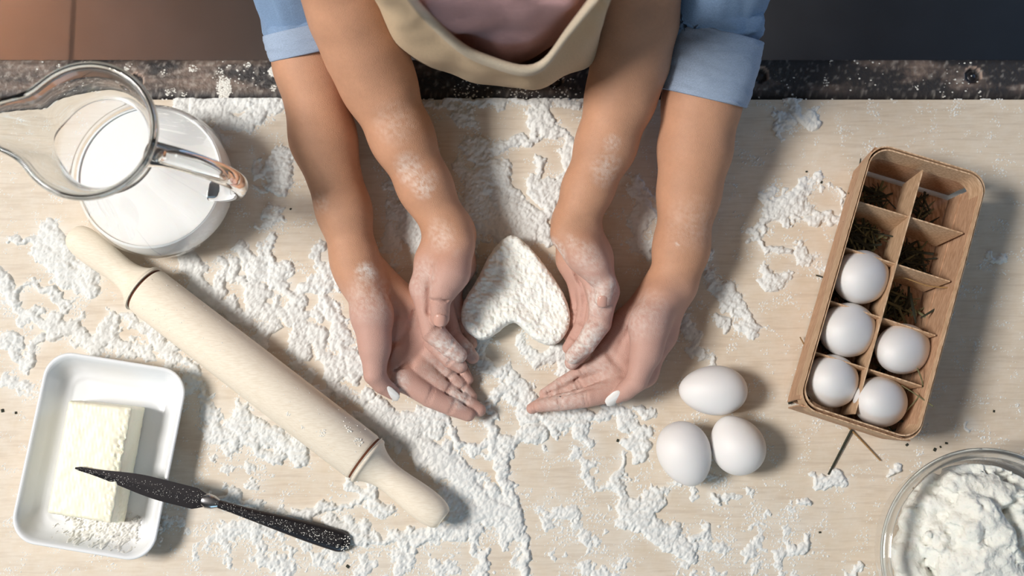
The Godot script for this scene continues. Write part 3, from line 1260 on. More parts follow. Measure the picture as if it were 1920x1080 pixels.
	c.cone(Vector3(0.01, 0.36, -0.57), Vector3(0.01, -0.12, -0.62), 0.105, 0.10, 0.05)
	c.cone(Vector3(0.01, 0.42, -0.55), Vector3(0.01, 0.54, -0.50), 0.05, 0.047, 0.04)
	var head := head_field(Vector3(0.01, 0.63, -0.46), 0.105, Vector3(0, -0.55, 0.83).normalized())
	var patches := dust([[700, 560, 5, 60, 0.35], [688, 512, 5, 26, 0.9], [862, 745, 2, 30, 0.8], [745, 715, 3, 30, 0.5], [533, 130, 7, 14, 0.6], [573, 258, 6.5, 16, 0.9], [610, 380, 5, 30, 0.3], [830, 690, 2, 50, 0.35], [1200, 590, 5, 60, 0.3], [1270, 455, 6, 9, 1.0], [1050, 735, 3, 60, 0.45], [1120, 690, 3, 50, 0.3], [1300, 420, 6, 60, 0.15]])
	var body := part("body", mesh_of([a, d, c, head], skin_color(patches, P(690, 500, 0.04).z, 300)), M.skin, o)
	# nails
	nail(body, "thumb_nail", P(729.5, 741, 0.0375), P(748, 755, 0.028) - P(714, 726, 0.038), Vector3(-0.42, 0.68, 0.60), 0.0112, 0.0185, 0.0070, M.polish, "white varnished thumb nail")
	nail(body, "thumb_nail", P(1154, 750, 0.0365), P(1134, 768, 0.028) - P(1178, 732, 0.038), Vector3(0.25, 0.70, 0.68), 0.0112, 0.0180, 0.0072, M.polish, "white varnished thumb nail")
	# hair
	var hp := Vector3(0.01, 0.63, -0.46)
	var hf := Field.new(hp - Vector3.ONE * 0.24, hp + Vector3(0.24, 0.2, 0.2), 0.006)
	hf.cone(hp + Vector3(0, 0.042, -0.055), hp + Vector3(0, 0.046, -0.012), 0.096, 0.084, 0.02)
	hf.cone(hp + Vector3(0, 0.02, -0.13), hp + Vector3(0, -0.01, -0.16), 0.05, 0.04, 0.03)
	part("hair", mesh_of([hf]), M.hair, o)
	# shirt: trunk, then the two sleeves with their rolled cuffs
	var trunk := []
	for i in 2: trunk.append([sh[i], sh[i].lerp(Vector3(0.01, 0.38, -0.56), 0.5), 0.062, 0.09])
	trunk.append([Vector3(0.01, 0.36, -0.57), Vector3(0.01, -0.14, -0.62), 0.125, 0.118])
	part("shirt", body_cloth(trunk, 0.010, 0.05, 0.008, 401), M.denim, o)
	var s0 := P(586, 97, 0.061)
	var s1 := P(567, 20, 0.073)
	var left_sleeve := part("sleeve", sleeve_mesh([sh[0], sh[0].lerp(s1, 0.5) + Vector3(-0.02, 0, 0), s1, s0.lerp(s1, 0.45), s0], [0.060, 0.047, R(s1, 79), R(s0, 79), R(s0, 73)], 402, 0.11), M.denim, o)
	var c0 := P(1319, 183, 0.062)
	var c1 := P(1350, 62, 0.079)
	var c2 := P(1350, 66, 0.079)
	var right_sleeve := part("sleeve", sleeve_mesh([sh[1], sh[1].lerp(c2, 0.5) + Vector3(0.025, 0, 0), P(1352, -10, 0.094), P(1350, 40, 0.083), P(1345, 80, 0.076)], [0.062, 0.050, R(c2, 88), R(c2, 84), R(c2, 72)], 403, 0.11), M.denim, o)
	var cu := part("cuff", sleeve_mesh([c1, c1.lerp(c0, 0.3), c1.lerp(c0, 0.7), c0], [R(c1, 84), R(c1, 87), R(c0, 86), R(c0, 83)], 404, 0.03), M.cuff, right_sleeve)
	cu.set_meta("label", "pale blue turned-back cuff")
	cu = part("cuff", sleeve_mesh([s1.lerp(s0, 0.40), s1.lerp(s0, 0.7), s0 + (s0 - s1) * 0.02], [R(s0, 83), R(s0, 84), R(s0, 81)], 405, 0.02), M.cuff, left_sleeve)

func girl() -> void:
	var o := thing("person", "smaller person in pink top and beige apron, floury hands cupped around the dough heart", "person", Vector3(0, -0.8, -0.28))
	var el := [P(614, -105, 0.163), P(1212, -105, 0.158)]
	var fb := [[612, -110, 16.5, 74], [640, -30, 13.2, 74], [658, 30, 11.4, 74], [684, 95, 9.4, 72], [709, 156, 7.7, 67], [754, 258, 6.0, 56], [797, 350, 5.0, 47], [836, 425, 4.5, 43]]
	var b := arm_field(fb, [
		[[842, 430, 4.48, 40], [815, 490, 4.00, 34], [797, 538, 3.92, 27]],
		[[846, 436, 3.68, 38], [828, 490, 3.04, 34], [803, 545, 2.88, 26]],
		[[852, 440, 3.04, 34], [845, 495, 2.08, 30], [822, 548, 1.92, 24]],
		[[856, 446, 2.56, 32], [862, 500, 1.36, 26], [842, 545, 1.12, 20]],
		[[856, 462, 5.04, 35], [846, 512, 5.60, 31], [832, 540, 5.68, 25]],
	], [
		[[840, 520, 5.60, 27], [824, 560, 5.52, 20.5], [825, 596, 5.12, 18]],
		[[797, 538, 4.16, 27], [812, 622, 4.16, 22.5], [842, 651, 3.92, 18.5], [861, 666, 3.68, 15]],
		[[803, 545, 2.88, 26], [816, 640, 2.88, 21], [846, 674, 2.72, 17.5], [863, 687, 2.56, 13.5]],
		[[822, 548, 1.92, 23], [848, 632, 1.76, 18.5], [873, 656, 1.68, 15.5], [886, 670, 1.68, 12.5]],
		[[842, 545, 1.12, 20], [862, 600, 0.96, 16], [876, 628, 0.96, 14], [884, 645, 0.96, 11.5]],
	], [
		[[809, 505, 5.82, 2.6], [806, 545, 5.52, 3.0], [804, 585, 5.1, 3]],
		[[808, 563, 5.95, 1.3], [823, 567, 6.5, 1.5], [838, 563, 5.95, 1.3]],
		[[822, 668, 4.8, 1.4], [842, 645, 5.0, 1.4]],
	])
	var fc := [[1212, -110, 16.0, 68], [1203, -30, 12.4, 70], [1196, 40, 10.3, 71], [1182, 115, 8.4, 68], [1164, 182, 7.1, 62], [1136, 272, 5.9, 53], [1102, 355, 5.1, 44], [1084, 402, 4.7, 40]]
	var c := arm_field(fc, [
		[[1082, 412, 4.64, 38], [1112, 480, 4.32, 33], [1132, 546, 4.16, 27]],
		[[1078, 416, 3.84, 37], [1108, 490, 3.12, 32], [1124, 550, 3.04, 25]],
		[[1074, 420, 3.20, 34], [1094, 490, 2.24, 28], [1106, 548, 2.00, 22]],
		[[1070, 424, 2.72, 32], [1072, 488, 1.60, 25], [1088, 540, 1.20, 19]],
		[[1066, 440, 4.96, 34], [1094, 476, 5.60, 31], [1116, 500, 5.92, 26]],
	], [
		[[1104, 488, 5.84, 28], [1136, 530, 5.68, 19.5], [1132, 562, 5.36, 16.5]],
		[[1132, 546, 4.32, 27], [1124, 606, 4.16, 22.5], [1098, 646, 3.92, 19], [1074, 668, 3.68, 15]],
		[[1124, 550, 3.04, 24], [1114, 614, 2.88, 20], [1092, 656, 2.72, 17.5], [1072, 680, 2.56, 13.5]],
		[[1106, 548, 2.00, 21], [1096, 608, 1.84, 18], [1078, 638, 1.68, 15], [1066, 652, 1.68, 12]],
		[[1088, 540, 1.20, 18], [1082, 588, 1.04, 15], [1074, 616, 0.96, 13], [1068, 632, 0.96, 11]],
	], [
		[[1070, 492, 3.4, 5], [1086, 520, 3.2, 5.5], [1096, 560, 3.0, 5], [1090, 600, 2.6, 4]],
		[[1060, 468, 4.8, 1.8], [1086, 510, 4.5, 2.5], [1110, 546, 4.7, 2.5]],
		[[1114, 580, 5.35, 2.2], [1128, 585, 5.5, 2.4], [1144, 578, 5.2, 2.2]],
		[[1152, 560, 3.5, 2], [1146, 600, 3.5, 2], [1120, 645, 3.4, 2]],
	])
	# trunk, upper arms, neck and head: above and beyond the frame
	var t := Field.new(Vector3(-0.28, -0.30, -0.52), Vector3(0.28, 0.62, 0.02), 0.0085)
	for i in 2:
		var s := Vector3(-0.145 if i == 0 else 0.145, 0.285, -0.33)
		t.cone(s, el[i], 0.036, 0.0285, 0.02)
		t.cone(s, Vector3(0, 0.26, -0.34), 0.04, 0.07, 0.04)
	t.cone(Vector3(-0.01, 0.22, -0.325), Vector3(-0.01, -0.2, -0.335), 0.083, 0.083, 0.04)
	t.cone(Vector3(0, 0.28, -0.33), Vector3(0, 0.38, -0.31), 0.036, 0.036, 0.03)
	var hp := Vector3(0, 0.455, -0.29)
	var head := head_field(hp, 0.092, Vector3(0, -0.6, 0.8).normalized())
	var patches := dust([[860, 462, 8, 34, 0.75], [828, 600, 8, 26, 0.35], [785, 520, 6, 50, 0.35], [840, 660, 5, 50, 0.85], [868, 688, 4, 26, 1.0], [790, 350, 8, 34, 0.8], [765, 320, 8, 40, 0.5], [815, 330, 8, 28, 0.5], [740, 230, 9, 50, 0.18], [1085, 385, 9, 30, 0.85], [1060, 445, 8, 40, 0.9], [1040, 480, 5, 40, 0.85], [1100, 480, 8, 50, 0.4], [1090, 640, 5, 60, 0.85], [1068, 682, 4, 30, 1.1], [1110, 560, 6, 50, 0.7], [1150, 540, 6, 30, 0.6], [1140, 320, 8, 40, 0.4], [1150, 270, 9, 26, 0.5], [820, 440, 7, 40, 0.35], [884, 655, 2, 26, 0.6]])
	var body := part("body", mesh_of([b, c, t, head], skin_color(patches, P(860, 420, 0.05).z, 320)), M.skin, o)
	nail(body, "thumb_nail", P(824.5, 602, 0.0598), P(824, 616, 0.055) - P(825, 588, 0.060), Vector3(0.0, 0.85, 0.5), 0.0098, 0.0105, 0.0068, M.nail)
	nail(body, "thumb_nail", P(1131, 566, 0.0610), P(1130, 580, 0.056) - P(1134, 550, 0.0612), Vector3(0.15, 0.9, 0.4), 0.0088, 0.0098, 0.0062, M.nail)
	var hf := Field.new(hp - Vector3.ONE * 0.2, hp + Vector3.ONE * 0.16, 0.006)
	hf.cone(hp + Vector3(0, 0.038, -0.05), hp + Vector3(0, 0.042, -0.010), 0.085, 0.074, 0.02)
	hf.cone(hp + Vector3(0, -0.03, -0.10), hp + Vector3(0, -0.16, -0.13), 0.05, 0.03, 0.03)
	part("hair", mesh_of([hf]), M.hair, o)
	# pink top
	var top := [[Vector3(-0.012, -0.12, -0.305), Vector3(-0.012, 0.13, -0.262), 0.098, 0.094], [Vector3(-0.012, 0.13, -0.262), Vector3(0, 0.25, -0.335), 0.094, 0.075], [Vector3(-0.145, 0.285, -0.33), Vector3(0.145, 0.285, -0.33), 0.052, 0.052]]
	for i in 2:
		var s := Vector3(-0.145 if i == 0 else 0.145, 0.285, -0.33)
		top.append([s, s.lerp(el[i], 0.35), 0.05, 0.047])
	# the cloth hangs in soft folds over the chest
	for e in [[800, 0, 0.235, 880, 92, 0.165, 0.014], [870, -20, 0.235, 950, 105, 0.155, 0.017], [960, -30, 0.24, 1000, 85, 0.165, 0.013], [1060, 0, 0.225, 1015, 95, 0.16, 0.013], [840, 20, 0.215, 1010, 30, 0.205, 0.012]]:
		top.append([P(e[0], e[1], e[2]) + Vector3(0, -0.008, -0.012), P(e[3], e[4] - 16, e[5]) + Vector3(0, -0.010, -0.022), e[6], e[6] * 0.8])
	part("top", body_cloth(top, 0.005, 0.022, 0.010, 411), M.pink, o)
	# apron: an open-topped bib that bellies out over the table's edge
	var rim := [[700, -90, 36], [742, -45, 32], [768, -8, 28], [800, 30, 23.5], [864, 88, 19.5], [920, 114, 17.8], [983, 131, 17.0], [1022, 117, 17.4], [1064, 62, 20.5], [1112, 0, 26], [1135, -40, 31], [1165, -90, 36]]
	var belly := [[672, -60, 24], [690, -22, 19], [706, 0, 15], [742, 78, 9.5], [800, 122, 7], [850, 138, 6], [903, 154, 5.3], [994, 158, 5.3], [1051, 140, 5.6], [1106, 122, 6.6], [1126, 55, 11.5], [1133, 0, 16], [1150, -40, 20], [1175, -70, 25]]
	var rc := []
	var bc := []
	for q in rim: rc.append(P(q[0], q[1], q[2] * 0.01))
	for q in belly: bc.append(P(q[0], q[1], q[2] * 0.01))
	var n := noise(1.0, 421, 2)
	var rows := []
	var cols := 90
	var rs := Curve3D.new()
	var bs := Curve3D.new()
	for p in curve3(rc, 8): rs.add_point(p)
	for p in curve3(bc, 8): bs.add_point(p)
	for k in cols + 1:
		var u := float(k) / cols
		var r := rs.sample_baked(u * rs.get_baked_length())
		var e := bs.sample_baked(u * bs.get_baked_length())
		var low := Vector3(e.x * 0.86, -0.06, -0.222 - absf(u - 0.5) * 0.12)
		var foot := Vector3(e.x * 0.95, -0.33, -0.225 - absf(u - 0.5) * 0.12)
		var inward := (Vector3(-0.01, r.y, -0.29) - r).normalized()
		var row := PackedVector3Array()
		# hem folded inwards, over the rim, down the front, under the belly and down
		for q in [r + inward * 0.006 - Vector3(0, 0.022, 0), r + inward * 0.0045 - Vector3(0, 0.010, 0), r + inward * 0.0028, r + Vector3(0, 0.0013, 0), r - inward * 0.0014 - Vector3(0, 0.002, 0), r - inward * 0.0008 - Vector3(0, 0.010, 0)]: row.append(q)
		var mid := r.lerp(e, 0.5) - inward * (0.007 + 0.004 * n.get_noise_1d(u * 5.0))
		for q in curve3([r - Vector3(0, 0.012, 0), mid, e, e.lerp(low, 0.55) + Vector3(0, -0.012, 0.004), low, foot], 7).slice(2): row.append(q + Vector3(0, 0, 0.003 * n.get_noise_2d(u * 6.0, q.y * 9.0)))
		rows.append(row)
	var hem := []
	var front := []
	for row in rows:
		hem.append(row.slice(0, 6))
		front.append(row.slice(5))
	var ap := part("apron", sheet(front), M.linen, o)
	part("hem", sheet(hem), M.hem, ap)

# a cloth of some thickness from rows of points
func sheet(rows: Array) -> ArrayMesh:
	var st := new_st()
	skin(st, rows, false, false, true)
	var back := []
	for row in rows:
		var q := PackedVector3Array()
		for k in row.size():
			var tv: Vector3 = (row[mini(k + 1, row.size() - 1)] - row[maxi(k - 1, 0)]).normalized()
			q.append(row[k] + Vector3(0, tv.z, -tv.y).normalized() * 0.0009)
		back.append(q)
	skin(st, back, false, false, false)
	return done(st)

# ---------------------------------------------------------------- dough heart
func poly_distance(poly: Array, p: Vector2) -> float:
	var best := 1e9
	var inside := false
	var j := poly.size() - 1
	for i in poly.size():
		var a: Vector2 = poly[i]
		var b: Vector2 = poly[j]
		best = minf(best, p.distance_squared_to(Geometry2D.get_closest_point_to_segment(p, a, b)))
		if (a.y > p.y) != (b.y > p.y) and p.x < (b.x - a.x) * (p.y - a.y) / (b.y - a.y) + a.x: inside = not inside
		j = i
	return -sqrt(best) if inside else sqrt(best)

func dough_heart() -> void:
	var px := [[962, 440], [978, 448], [1000, 470], [1024, 500], [1046, 532], [1062, 562], [1069, 590], [1066, 616], [1052, 637], [1032, 646], [1008, 638], [988, 622], [972, 606], [958, 603], [944, 612], [926, 626], [904, 636], [884, 628], [868, 610], [864, 586], [872, 560], [888, 534], [902, 508], [916, 480], [932, 458], [948, 444]]
	var pts := []
	for q in px:
		var p := P(q[0], q[1], 0.020)
		pts.append(p)
	var ring := curve3(pts + [pts[0]], 3)
	var poly := []
	for p in ring.slice(0, ring.size() - 1): poly.append(Vector2(p.x, p.z))
	var lo := Vector3(9, 0, 9)
	var hi := -lo
	for p in poly:
		lo = lo.min(Vector3(p.x, 0, p.y))
		hi = hi.max(Vector3(p.x, 0, p.y))
	var c := 0.0016
	var f := Field.new(Vector3(lo.x - 0.004, -0.003, lo.z - 0.004), Vector3(hi.x + 0.004, 0.030, hi.z + 0.004), c)
	var n1 := noise(55.0, 501, 3)
	var n2 := noise(260.0, 502, 3)
	for z in f.nz:
		for x in f.nx:
			var p := Vector2(f.o.x + x * c, f.o.z + z * c)
			var d2 := poly_distance(poly, p)
			var b := n1.get_noise_2dv(p) * 0.0022 + n2.get_noise_2dv(p) * 0.0017
			var top := 0.0225 + b - 0.0012 * smoothstep(-0.004, -0.014, d2)
			for y in f.ny:
				var h := f.o.y + y * c
				var side := d2 + n2.get_noise_3d(p.x, h * 2.0, p.y) * 0.0010 + 0.0015 * smoothstep(0.008, 0.0, h)
				var q := Vector2(side + 0.0045, absf(h - top * 0.5 + 0.0004) - top * 0.5 + 0.0045)
				f.d[(z * f.ny + y) * f.nx + x] = minf(maxf(q.x, q.y), 0.0) + Vector2(maxf(q.x, 0), maxf(q.y, 0)).length() - 0.0045
	var o := part("dough_heart", mesh_of([f]), M.dough)
	tag(o, "flour-coated flat piece of dough shaped like a heart between the cupped hands", "dough")

# ---------------------------------------------------------------- milk jug
func jug() -> void:
	var c := P(297, 343, 0.03)
	c.y = 0.0
	var spout := atan2(-0.08, -1.0)
	var o := thing("jug", "tall clear glass jug with flared spout and handle, half full of milk", "jug", c)
	var outer := smooth_profile([Vector2(0.0, 0.0), Vector2(0.044, 0.0), Vector2(0.0515, 0.002), Vector2(0.0585, 0.0085), Vector2(0.0630, 0.020), Vector2(0.0642, 0.033), Vector2(0.0625, 0.048), Vector2(0.0580, 0.064), Vector2(0.0520, 0.084), Vector2(0.0460, 0.106), Vector2(0.0408, 0.128), Vector2(0.0375, 0.146), Vector2(0.0368, 0.156), Vector2(0.0385, 0.166), Vector2(0.0430, 0.177), Vector2(0.0474, 0.184), Vector2(0.0490, 0.1870), Vector2(0.0493, 0.1890)], 4)
	var t := 0.0027
	var inner := smooth_profile([Vector2(0.0448, 0.1892), Vector2(0.0437, 0.1850), Vector2(0.0402, 0.1775), Vector2(0.0358, 0.1665), Vector2(0.0340, 0.1560), Vector2(0.0348, 0.146), Vector2(0.0381, 0.128), Vector2(0.0433, 0.106), Vector2(0.0493, 0.084), Vector2(0.0553, 0.064), Vector2(0.0598, 0.048), Vector2(0.0615, 0.033), Vector2(0.0602, 0.020), Vector2(0.0560, 0.0105), Vector2(0.0480, 0.0060), Vector2(0.0, 0.0050)], 4)
	# the belly is a thin shell; from the shoulder up the glass thickens to the lip
	var cut := 0
	while outer[cut].y < 0.149: cut += 1
	for which in 2:
		var prof := []
		if which == 0: prof = outer.slice(0, cut + 1)
		else: prof = outer.slice(cut) + [Vector2(0.0488, 0.1902), Vector2(0.0478, 0.1909), Vector2(0.0464, 0.1909), Vector2(0.0454, 0.1903)] + inner.filter(func(q): return q.y > 0.150)
		var rows := []
		for p in prof:
			var row := PackedVector3Array()
			for s in 96:
				var a := TAU * s / 96
				var da := wrapf(a - spout, -PI, PI)
				var k := exp(-da * da / 0.10) * smoothstep(0.140, 0.189, p.y)
				row.append(c + Vector3(cos(a) * (p.x + 0.034 * k), p.y - 0.002 * k, sin(a) * (p.x + 0.034 * k)))
			rows.append(row)
		var sh := new_st()
		skin(sh, rows, true, which == 1, true)
		part("belly" if which == 0 else "neck", done(sh), M.pane if which == 0 else M.glass, o)
	var st: SurfaceTool
	# the thick rounded lip
	st = new_st()
	var lip := []
	for s in 96:
		var a := TAU * s / 96
		var da := wrapf(a - spout, -PI, PI)
		var k := exp(-da * da / 0.10)
		var mid := c + Vector3(cos(a) * (0.0475 + 0.034 * k), 0.1895 - 0.002 * k, sin(a) * (0.0475 + 0.034 * k))
		var row := PackedVector3Array()
		for t2 in 14: row.append(mid + (Vector3(cos(a), 0, sin(a)) * cos(TAU * t2 / 14) + Vector3.UP * sin(TAU * t2 / 14)) * 0.0029)
		lip.append(row)
	skin(st, lip, true, true, false)
	part("lip", done(st), M.glass, o)
	# handle: from under the rim out and down to the shoulder
	var dir := Vector3(0.97, 0, 0.25)
	var pts := []
	for q in [[0.036, 0.160], [0.046, 0.1655], [0.058, 0.168], [0.072, 0.165], [0.085, 0.156], [0.0935, 0.141], [0.095, 0.122], [0.090, 0.102], [0.080, 0.084], [0.068, 0.071], [0.0565, 0.064]]: pts.append(c + dir * q[0] + Vector3(0, q[1], 0))
	var hp := curve3(pts, 5)
	var rad := []
	for i in hp.size():
		var u := float(i) / (hp.size() - 1)
		rad.append(Vector2(0.0090 - 0.0012 * sin(u * PI) + 0.002 * exp(-u * 14.0), 0.0052))
	st = new_st()
	var hrows := []
	var side := dir.cross(Vector3.UP).normalized()
	for i in hp.size():
		var w: Vector3 = (hp[mini(i + 1, hp.size() - 1)] - hp[maxi(i - 1, 0)]).normalized()
		var v := side.cross(w).normalized()
		var row := PackedVector3Array()
		for s in 20:
			var a := TAU * s / 20
			row.append(hp[i] + side * cos(a) * rad[i].x + v * sin(a) * rad[i].y)
		hrows.append(row)
	skin(st, hrows, true, false, false)
	cap(st, hrows[0], true)
	cap(st, hrows[-1], false)
	part("handle", done(st), M.glass, o)
	# milk
	var mp := [Vector2(0.0, 0.0046), Vector2(0.0482, 0.0056), Vector2(0.0566, 0.0102), Vector2(0.0608, 0.0200), Vector2(0.0621, 0.033), Vector2(0.0610, 0.044), Vector2(0.0591, 0.0530), Vector2(0.0580, 0.0533), Vector2(0.0560, 0.0522), Vector2(0.0, 0.0520)]
	var ml := part("milk", lathe(c, Vector3.UP, smooth_profile(mp, 4), 96), M.milk)
	tag(ml, "white milk filling the lower part of the glass jug", "milk")

# ---------------------------------------------------------------- rolling pin
func pin() -> void:
	var a := P(272, 543, 0.0215)
	var b := P(684, 860, 0.0215)
	var ax := (b - a).normalized()
	var l := a.distance_to(b)
	var o := thing("rolling_pin", "long pale wooden rolling pin with turned handles lying diagonally on the board", "rolling pin", Vector3((a.x + b.x) / 2, 0, (a.z + b.z) / 2))
	var r := 0.0210
	part("barrel", lathe(a, ax, [Vector2(0, 0.0006), Vector2(r - 0.0022, 0.0006), Vector2(r - 0.0007, 0.0014), Vector2(r, 0.0032), Vector2(r + 0.0003, l * 0.5), Vector2(r, l - 0.0032), Vector2(r - 0.0007, l - 0.0014), Vector2(r - 0.0022, l - 0.0006), Vector2(0, l - 0.0006)], 80), M.beech, o)
	for s in 2:
		var e: Vector3 = a if s == 0 else b
		var d: Vector3 = -ax if s == 0 else ax
		part("groove_ring", lathe(e, d, [Vector2(0, -0.0020), Vector2(r - 0.0012, -0.0020), Vector2(r - 0.0012, 0.0012), Vector2(0, 0.0012)], 64), M.groove, o)
		var hp := [Vector2(0, 0.0008), Vector2(r - 0.0010, 0.0008), Vector2(r - 0.0002, 0.0018), Vector2(r - 0.0003, 0.0042), Vector2(0.0182, 0.0062), Vector2(0.0150, 0.0115), Vector2(0.0127, 0.0185), Vector2(0.0118, 0.026), Vector2(0.0121, 0.036), Vector2(0.0131, 0.049), Vector2(0.0136, 0.060), Vector2(0.0131, 0.070), Vector2(0.0113, 0.0775), Vector2(0.0088, 0.0808), Vector2(0.0078, 0.0814), Vector2(0, 0.0816)]
		if s == 0:
			for k in hp.size(): hp[k].y *= 0.97
		part("handle", lathe(e, d, smooth_profile(hp, 3), 56), M.beech, o)

# ---------------------------------------------------------------- butter dish, butter, knife
var dish_c: Vector3
var dish_u: Vector3
var dish_v: Vector3

func rounded(w: float, l: float, r: float, h: float, n := 10) -> PackedVector3Array:
	var out := PackedVector3Array()
	for q in [[1, 1, 0.0], [-1, 1, PI / 2], [-1, -1, PI], [1, -1, PI * 1.5]]:
		for k in n + 1:
			var a: float = q[2] + PI / 2 * k / n
			out.append(dish_c + dish_u * (q[0] * (w - r) + cos(a) * r) + dish_v * (q[1] * (l - r) + sin(a) * r) + Vector3(0, h, 0))
	return out

func butter() -> void:
	var tl := P(84, 657, 0.024)
	var tr := P(352, 692, 0.024)
	var bl := P(22, 1010, 0.024)
	var br := P(288, 1062, 0.024)
	dish_c = (tl + tr + bl + br) / 4.0
	dish_c.y = 0.0
	dish_u = ((tr - tl) + (br - bl)).normalized()
	dish_v = Vector3(-dish_u.z, 0, dish_u.x)
	var w := ((tr - tl).length() + (br - bl).length()) / 4.0
	var l := ((bl - tl).length() + (br - tr).length()) / 4.0
	var o := thing("butter_dish", "white glazed rectangular dish with raised rounded rim, holding a block of butter", "dish", dish_c)
	var rows := []
	# from the middle of the foot out, up the outside, over the rim and down inside
	for q in [[0.020, 0.002, 0.000], [0.012, 0.012, 0.000], [0.0105, 0.014, 0.0008], [0.0085, 0.016, 0.0035], [0.0050, 0.019, 0.010], [0.0018, 0.021, 0.018], [0.0003, 0.022, 0.0228], [0.0, 0.022, 0.0242], [0.0006, 0.0215, 0.0250], [0.0018, 0.021, 0.0252], [0.0032, 0.020, 0.0243], [0.0048, 0.019, 0.0205], [0.0085, 0.0165, 0.0125], [0.0128, 0.014, 0.0072], [0.0170, 0.012, 0.0054], [0.0185, 0.0115, 0.0052], [0.0192, 0.011, 0.0046], [0.0215, 0.010, 0.0042]]:
		rows.append(rounded(w - q[0], l - q[0], q[1], q[2]))
	var st := new_st()
	skin(st, rows, true, false, true)
	cap(st, rows[0], true)
	cap(st, rows[-1], false)
	part("bowl", done(st), M.ceramic, o)
	# butter
	var top := [P(128, 751, 0.036), P(247, 764, 0.036), P(208, 981, 0.036), P(87, 962, 0.036)]
	var lo := Vector3.ONE * 9
	var hi := -lo
	for p in top:
		lo = lo.min(p)
		hi = hi.max(p)
	var c := 0.0016
	var f := Field.new(Vector3(lo.x - 0.008, 0.001, lo.z - 0.008), Vector3(hi.x + 0.012, 0.043, hi.z + 0.008), c)
	var poly := []
	for p in top: poly.append(Vector2(p.x, p.z))
	var n := noise(90.0, 601, 3)
	var n2 := noise(240.0, 602, 3)
	var ed: Vector2 = (poly[1] - poly[0]).normalized()
	var rough_a: Vector2 = poly[1]
	var rough_b: Vector2 = poly[2]
	for z in f.nz:
		for x in f.nx:
			var p := Vector2(f.o.x + x * c, f.o.z + z * c)
			var d0 := poly_distance(poly, p)
			# the right-hand long edge is torn where butter was scraped off
			var near := Geometry2D.get_closest_point_to_segment(p, rough_a, rough_b).distance_to(p)
			var torn := smoothstep(0.012, 0.001, near)
			var along := (p - rough_a).length() / (rough_b - rough_a).length()
			torn *= 0.35 + 0.65 * smoothstep(0.25, 0.08, absf(along - 0.42))
			var ridges := 0.00007 * sin((p - rough_a).dot(Vector2(ed.x, ed.y).rotated(0.06)) * 1900.0)
			var topy := 0.0362 + n.get_noise_2dv(p) * 0.0004 + ridges + torn * (n2.get_noise_2dv(p) * 0.0034 - 0.0012)
			for y in f.ny:
				var h := f.o.y + y * c
				var sd := d0 - 0.0012 * smoothstep(0.036, 0.006, h) + n2.get_noise_3d(p.x, h, p.y) * 0.0007
				var q := Vector2(sd + 0.002, maxf(h - topy, 0.0046 - h) + 0.002)
				f.d[(z * f.ny + y) * f.nx + x] = minf(maxf(q.x, q.y), 0.0) + Vector2(maxf(q.x, 0), maxf(q.y, 0)).length() - 0.002
	var bu := part("butter", mesh_of([f]), M.butter)
	tag(bu, "pale yellow block of butter with a scraped edge in the white dish", "butter")
	# a little spilt flour in the dish
	var nx := 130
	var nz := 60
	var n3 := noise(120.0, 611, 4)
	var n4 := noise(420.0, 612, 3)
	var pos := PackedVector3Array()
	var idx := PackedInt32Array()
	var hs := PackedFloat32Array()
	var fo := P(203, 992, 0.006)
	for j in nz:
		for i in nx:
			var u := (i - nx * 0.5) * 0.00072
			var v := (j - nz * 0.5) * 0.00072
			var p := fo + dish_u * u + dish_v * v
			var r := Vector2(u / 0.038, v / 0.015).length()
			var hh := (1.0 - r) + n3.get_noise_2d(p.x, p.z) * 0.9 + n4.get_noise_2d(p.x, p.z) * 0.45 - 0.12
			hs.append(hh)
			var e := l - (p - dish_c).dot(dish_v)
			var base := 0.0044
			for b in [[0.0170, 0.0054, 0.0192, 0.0046], [0.0128, 0.0072, 0.0170, 0.0054], [0.0085, 0.0125, 0.0128, 0.0072], [0.0048, 0.0205, 0.0085, 0.0125]]:
				if e <= b[2]: base = lerpf(b[1], b[3], clampf((e - b[0]) / (b[2] - b[0]), 0.0, 1.0))
			pos.append(Vector3(p.x, base + (minf(0.0042, sqrt(hh) * 0.0030) * (0.8 + 0.6 * n4.get_noise_2d(p.x, p.z)) if hh > 0 else -0.0006), p.z))
	for j in nz - 1:
		for i in nx - 1:
			var a := j * nx + i
			if hs[a] > 0 or hs[a + 1] > 0 or hs[a + nx] > 0 or hs[a + nx + 1] > 0: idx.append_array(PackedInt32Array([a, a + 1, a + nx, a + 1, a + nx + 1, a + nx]))
	var col := PackedColorArray()
	col.resize(pos.size())
	col.fill(Color(0.83, 0.815, 0.77))
	tag(part("spilt_flour", raw(pos, col, idx), M.flour), "small heap of flour in the white dish below the butter block", "flour", "", "stuff")
	# knife: blade across the butter and the rim, handle down on the board
	var k := thing("butter_knife", "dark floury table knife laid across the butter and the dish rim", "knife", Vector3(P(400, 940, 0.0).x, 0, P(400, 940, 0.0).z))
	var tip := P(141, 878, 0.0405)
	var heel := P(392, 940, 0.0235)
	var end := P(656, 1021, 0.0045)
	var ax := (heel - tip).normalized()
	var cr := ax.cross(Vector3.UP).normalized()          # towards the photo's upper side is -cr or cr
	if cr.z > 0: cr = -cr
	var nb := cr.cross(ax).normalized()
	if nb.y < 0: nb = -nb
	var len_ := tip.distance_to(heel)
	rows = []
